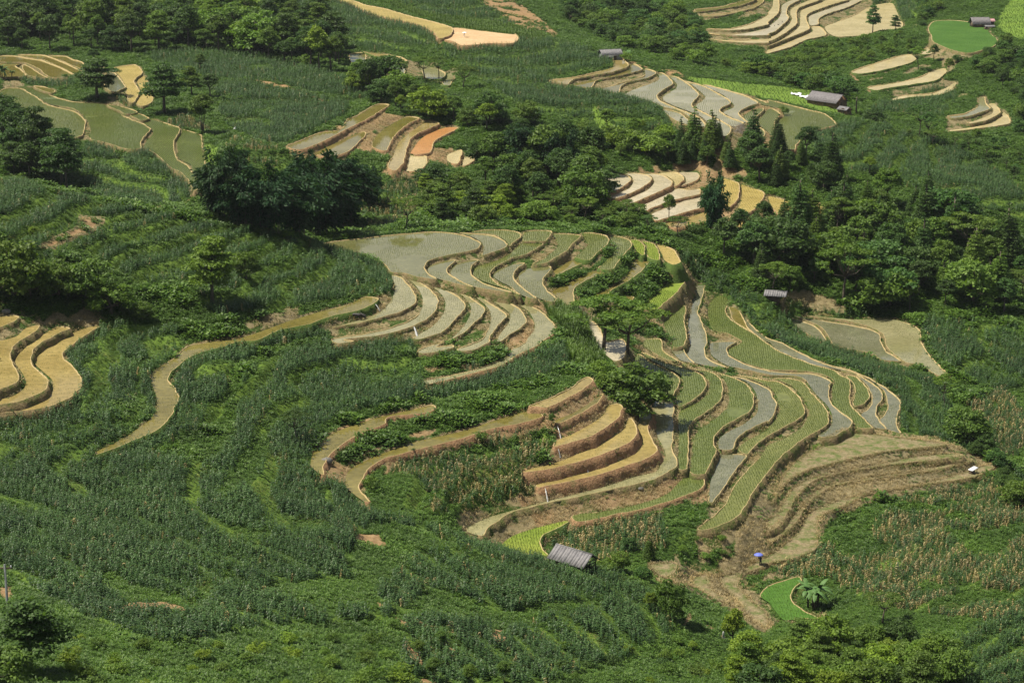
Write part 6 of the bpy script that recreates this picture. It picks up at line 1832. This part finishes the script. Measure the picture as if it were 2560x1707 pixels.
banana('33 41,89', 5.6, 'big clump of banana plants beside the bright green nursery bed', 8, 2)
banana('00 2,72', 4.0 * 1.5, 'banana plant with broad leaves at the left edge by the upper left paddies', 8, 3)
banana('00 11,72', 3.9, 'slimmer banana plant right of the one at the left edge', 9, 4)
banana('20 107,53', 3.6, 'pale young banana plant beside the grey board house', 8, 6)

# water running over the bunds from step to step
MAT['falling'] = simple('falling_water', (.22, .22, .20), (.50, .51, .52), 5, .15, spec=.6)
for p0, p1, w_ in (('11 108.5,123', '114,130', .45), ('11 144.5,143', '148,153', .6), ('22 41,79', '45,90', .28), ('22 42,98', '44.5,108', .32), ('22 66,109', '70,121', .32), ('22 30,136', '33,148', .34)):
    A, B = Vector(at(p0)[:3]), Vector(at(p0[:3] + p1)[:3])
    b = MB()
    n_ = 9
    dr = Vector((B.x - A.x, B.y - A.y, 0))
    sd = Vector((-dr.y, dr.x, 0)).normalized()
    if sd.length < .5:
        sd = Vector((1, 0, 0))
    vs_ = []
    for i in range(n_):
        t = i / (n_ - 1)
        c = A.lerp(B, t) + Vector((0, 0, .22 * math.sin(math.pi * min(1, t * 1.05)) + .12))
        ww = w_ * .6 * (.5 + .6 * t + .12 * math.sin(i * 2.3))
        vs_ += [c - sd * ww * .5 + Vector((0, 0, -.05)), c + Vector((0, 0, .06)), c + sd * ww * .5 + Vector((0, 0, -.05))]
    b.add(vs_, [(i * 3 + q, i * 3 + q + 1, i * 3 + q + 4, i * 3 + q + 3) for i in range(n_ - 1) for q in (0, 1)])
    o = b.build('water_spill', MAT['falling'], None, True)
    o['kind'] = 'structure'


# ------------------------------------------------------------------ people and animals (grown from posed skeletons)
def skin(name, verts, edges, mat, parent, sub=1):
    """verts: (x, y, z, radius); first one is the root"""
    me = bpy.data.meshes.new(name)
    me.from_pydata([v[:3] for v in verts], edges, [])
    o = link(name, me, parent)
    m = o.modifiers.new('skin', 'SKIN')
    lay = me.skin_vertices[0].data if me.skin_vertices else None
    if lay is None:
        bpy.context.view_layer.objects.active = o
        import bmesh
        bm = bmesh.new()
        bm.from_mesh(me)
        bm.verts.layers.skin.verify()
        bm.to_mesh(me)
        bm.free()
        lay = me.skin_vertices[0].data
    for i, v in enumerate(verts):
        r_ = v[3] if hasattr(v[3], '__len__') else (v[3], v[3])
        lay[i].radius = r_
        lay[i].use_root = i == 0
    s = o.modifiers.new('sub', 'SUBSURF')
    s.levels = s.render_levels = sub
    me.materials.append(mat)
    m.use_smooth_shade = True
    return o


MAT['skin'] = simple('skin', (.28, .16, .10), (.36, .21, .13), 4, .5)
MAT['dark_cloth'] = simple('dark_cloth', (.018, .018, .028), (.05, .045, .06), 5, .9)
MAT['white_cloth'] = simple('white_cloth', (.6, .6, .62), (.78, .78, .8), 5, .8)
MAT['hair'] = simple('black_hair', (.012, .010, .009), (.03, .026, .022), 6, .5)
MAT['blue_cloth'] = simple('blue_umbrella_cloth', (.09, .12, .46), (.15, .19, .60), 3, .5)
MAT['buffalo'] = simple('buffalo_hide', (.018, .017, .018), (.05, .046, .045), 4, .6)
MAT['brown_hide'] = simple('brown_hide', (.08, .03, .02), (.14, .06, .035), 4, .6)
MAT['horn'] = simple('horn', (.10, .095, .09), (.22, .2, .18), 4, .5)


def person(label, pos, rz, cloth, stoop=.0, legs=None):
    """standing figure, right hand raised to hold a shaft in front of the shoulder"""
    e = thing_mb('person', label, 'person', pos, rz)
    f = stoop
    V_ = [(0, 0, .92, .135), (0, -.02 - .25 * f, 1.12, .125), (0, -.03 - .5 * f, 1.33 - .08 * f, .15), (0, -.04 - .62 * f, 1.46 - .12 * f, .06), (0, -.06 - .7 * f, 1.55 - .15 * f, .065)]
    E_ = [(0, 1), (1, 2), (2, 3), (3, 4)]

    def chain(start, pts):
        k = start
        for p in pts:
            V_.append(p)
            E_.append((k, len(V_) - 1))
            k = len(V_) - 1
        return k
    zs, ys = 1.38 - .1 * f, -.03 - .52 * f
    hands = []
    for s, el, wr in ((1, (.24, ys - .12, 1.14), (.10, ys - .32, 1.28)), (-1, (-.25, ys - .04, 1.10), (-.20, ys - .22, .94))):
        k = chain(2, [(s * .19, ys, zs, .075), (*el, .05), (*wr, .032), (wr[0] - s * .01, wr[1] - .05, wr[2] + .03, (.042, .022))])
        hands.append(k)
        pz = V_[k]
        for q in range(4):
            off = (q - 1.5) * .019
            ln = (.055, .065, .06, .045)[q]
            chain(k, [(pz[0] + off, pz[1] - .045, pz[2] + .02, .010), (pz[0] + off, pz[1] - .045 - ln * .5, pz[2] - .01, .009), (pz[0] + off, pz[1] - .03, pz[2] - .045, .007)])
        chain(k, [(pz[0] - s * .04, pz[1] - .02, pz[2] + .012, .011), (pz[0] - s * .045, pz[1] - .055, pz[2] + .005, .009)])
    for s in (1, -1):
        chain(0, [(s * .09, 0, .84, .10), (s * .11, -.03 - .04 * s, .47, .07), (s * .11, .03 - .05 * s, .09, .045), (s * .12, -.12 - .05 * s, .035, .04)])
    skin('body', V_, E_, cloth, e)
    hd = V_[4]
    h = MB().lathe([(.03, -.13), (.06, -.10), (.078, -.04), (.085, .03), (.08, .08), (.05, .125), (.015, .14)], 14, (hd[0], hd[1] - .01, hd[2] + .13), .92, 1.08).build('head', MAT['skin'], e, True)
    MB().lathe([(.018, -.03), (.02, 0), (.008, .03)], 6, (hd[0], hd[1] - .105, hd[2] + .12)).build('nose', MAT['skin'], h, True)
    for s in (-1, 1):
        MB().lathe([(.005, -.012), (.013, 0), (.005, .012)], 8, (s * .032, hd[1] - .09, hd[2] + .15)).build('eye', MAT['hair'], h, True)
        MB().lathe([(.006, -.03), (.018, 0), (.006, .03)], 8, (s * .08, hd[1] - .01, hd[2] + .13), .5, 1).build('ear', MAT['skin'], h, True)
    MB().box((0, hd[1] - .092, hd[2] + .07), (.045, .012, .012)).build('mouth', MAT['clay'], h)
    MB().lathe([(.086, -.02), (.093, .04), (.088, .09), (.055, .14), (.012, .155)], 14, (hd[0], hd[1] + .012, hd[2] + .13), .95, 1.05).build('hair', MAT['hair'], h, True)
    return e, V_[hands[0]]


def umbrella(label, e, hand, cloth, rad, lift):
    M = e.matrix_basis
    base = M @ Vector((hand[0] - .0, hand[1] - .055, hand[2]))
    u = empty('umbrella', base, e.rotation_euler.z)
    tag(u, label, 'umbrella')
    MB().tube([(0, 0, -.16), (0, 0, lift + .24)], .012, 6).build('shaft', MAT['dark_wood'], u)
    MB().tube([(0, 0, -.16), (0, .02, -.22), (0, .05, -.24), (0, .08, -.21)], .017, 6).build('handle', MAT['dark_wood'], u)
    n = 16
    vs_, fs_ = [(0, 0, lift + .22)], []
    rings = 5
    for j in range(1, rings + 1):
        t = j / rings
        for k in range(n):
            a = 2 * math.pi * k / n
            rr_ = rad * t * (1 - .05 * (k % 2) * t)
            vs_.append((rr_ * math.cos(a), rr_ * math.sin(a), lift + .22 - .30 * t ** 1.9 + .02 * (k % 2) * t))
    for k in range(n):
        fs_.append((0, 1 + k, 1 + (k + 1) % n))
    for j in range(rings - 1):
        for k in range(n):
            a, b_ = 1 + j * n + k, 1 + j * n + (k + 1) % n
            fs_.append((a, a + n, b_ + n, b_))
    c = link('canopy', new_mesh('canopy', vs_, fs_, [cloth]), u)
    sd = c.modifiers.new('thick', 'SOLIDIFY')
    sd.thickness = .008
    for k in range(0, n, 2):
        a = 2 * math.pi * k / n
        MB().tube([(.02 * math.cos(a), .02 * math.sin(a), lift + .19), (rad * .55 * math.cos(a), rad * .55 * math.sin(a), lift + .10), (rad * .97 * math.cos(a), rad * .97 * math.sin(a), lift - .08)], .006, 4).build('rib', MAT['dark_wood'], u)
    return u


p1, hnd = person('person in dark clothes walking under a blue umbrella along the lowest straw-covered step', '23 228,50', R(200), MAT['dark_cloth'], .15)
umbrella('blue umbrella held over the person on the straw-covered step', p1, hnd, MAT['blue_cloth'], .74, .42)
p2, hnd2 = person('person in white beneath a white parasol on the bare pinkish field at the top', '10 191,35', R(150), MAT['white_cloth'], .2)
umbrella('white parasol held by the person on the bare pinkish field', p2, hnd2, MAT['white_cloth'], .95, .42)


def buffalo(label, pos, rz, hide, s=1.0, group=None):
    e = thing_mb('water_buffalo', label, 'buffalo', pos, rz, group)
    e.scale = (s, s, s)
    V_ = [(0, .0, .98, (.36, .40)), (0, .45, 1.0, (.38, .40)), (0, .85, 1.02, (.30, .34)), (0, -.45, 1.0, (.40, .44)), (0, -.85, 1.06, (.34, .36)), (0, -1.15, 1.12, (.22, .25)),
          (0, -1.42, 1.14, (.17, .17)), (0, -1.70, .98, (.125, .12)), (0, -1.86, .88, (.10, .085))]
    E_ = [(0, 1), (1, 2), (0, 3), (3, 4), (4, 5), (5, 6), (6, 7), (7, 8)]

    def chain(k, pts):
        for p in pts:
            V_.append(p)
            E_.append((k, len(V_) - 1))
            k = len(V_) - 1
    for sx in (1, -1):
        chain(2, [(sx * .22, .82, .80, .17), (sx * .23, .70, .58, .12), (sx * .22, .90, .34, .075), (sx * .22, .86, .10, .07), (sx * .22, .82, .03, .085)])
        chain(4, [(sx * .22, -.80, .74, .15), (sx * .21, -.82, .42, .085), (sx * .21, -.80, .12, .065), (sx * .21, -.83, .03, .085)])
        chain(6, [(sx * .20, -1.38, 1.16, .05), (sx * .34, -1.34, 1.12, .035)])
    chain(2, [(0, 1.12, 1.05, .05), (0, 1.2, .75, .028), (0, 1.2, .45, .035)])
    skin('body', V_, E_, hide, e)
    for sx in (1, -1):
        MB().tube([(sx * .12, -1.42, 1.26), (sx * .32, -1.34, 1.32), (sx * .50, -1.12, 1.38), (sx * .46, -.9, 1.46)], [.055, .045, .032, .008], 6).build('horn', MAT['horn'], e, True)
    return e


buffalo('black water buffalo standing on the bank below the outlet, left of the pair', '11 91.5,137', R(75), MAT['buffalo'], .8)
buffalo('black water buffalo on the bank below the outlet, right of the pair', '11 97,137', R(255), MAT['buffalo'], .8)
buffalo('reddish brown buffalo at the back edge of the small pale paddy', '10 197,142', R(60), MAT['brown_hide'], .9)
for k, (pos, lab) in enumerate((('30 6,24.5', 'leftmost dark duck in the grey-white paddy at top right'), ('30 9.5,23.7', 'dark duck right of the leftmost one in the grey-white paddy'), ('30 13,21', 'dark duck farthest up in the grey-white paddy at top right'))):
    e = thing_mb('duck', lab, 'duck', pos, k * 1.3)
    e.scale = (1.5, 1.5, 1.5)
    skin('body', [(0, 0, .16, (.11, .10)), (0, .16, .17, .09), (0, .30, .22, .03), (0, -.14, .19, .085), (0, -.20, .32, .04), (0, -.22, .42, .055), (0, -.27, .42, .04)], [(0, 1), (1, 2), (0, 3), (3, 4), (4, 5), (5, 6)], MAT['buffalo'], e)
    MB().tube([(0, -.29, .415), (0, -.37, .40)], [.025, .012], 6).build('beak', MAT['horn'], e)

# ------------------------------------------------------------------ air
m = bpy.data.materials.new('haze')
m.use_nodes = True
hn, hl = m.node_tree.nodes, m.node_tree.links
hn.remove(hn["Principled BSDF"])
pv = hn.new("ShaderNodeVolumePrincipled")
pv.inputs["Color"].default_value = (.80, .88, 1.0, 1)
pv.inputs["Density"].default_value = HAZE
pv.inputs["Anisotropy"].default_value = .2
hl.new(pv.outputs[0], hn["Material Output"].inputs["Volume"])
zl = float(Z.min()) - 1.5
hz = MB().box((0, 680, (zl + 118) / 2), (1000, 1440, 118 - zl)).build('haze', m)
hz['kind'] = 'stuff'
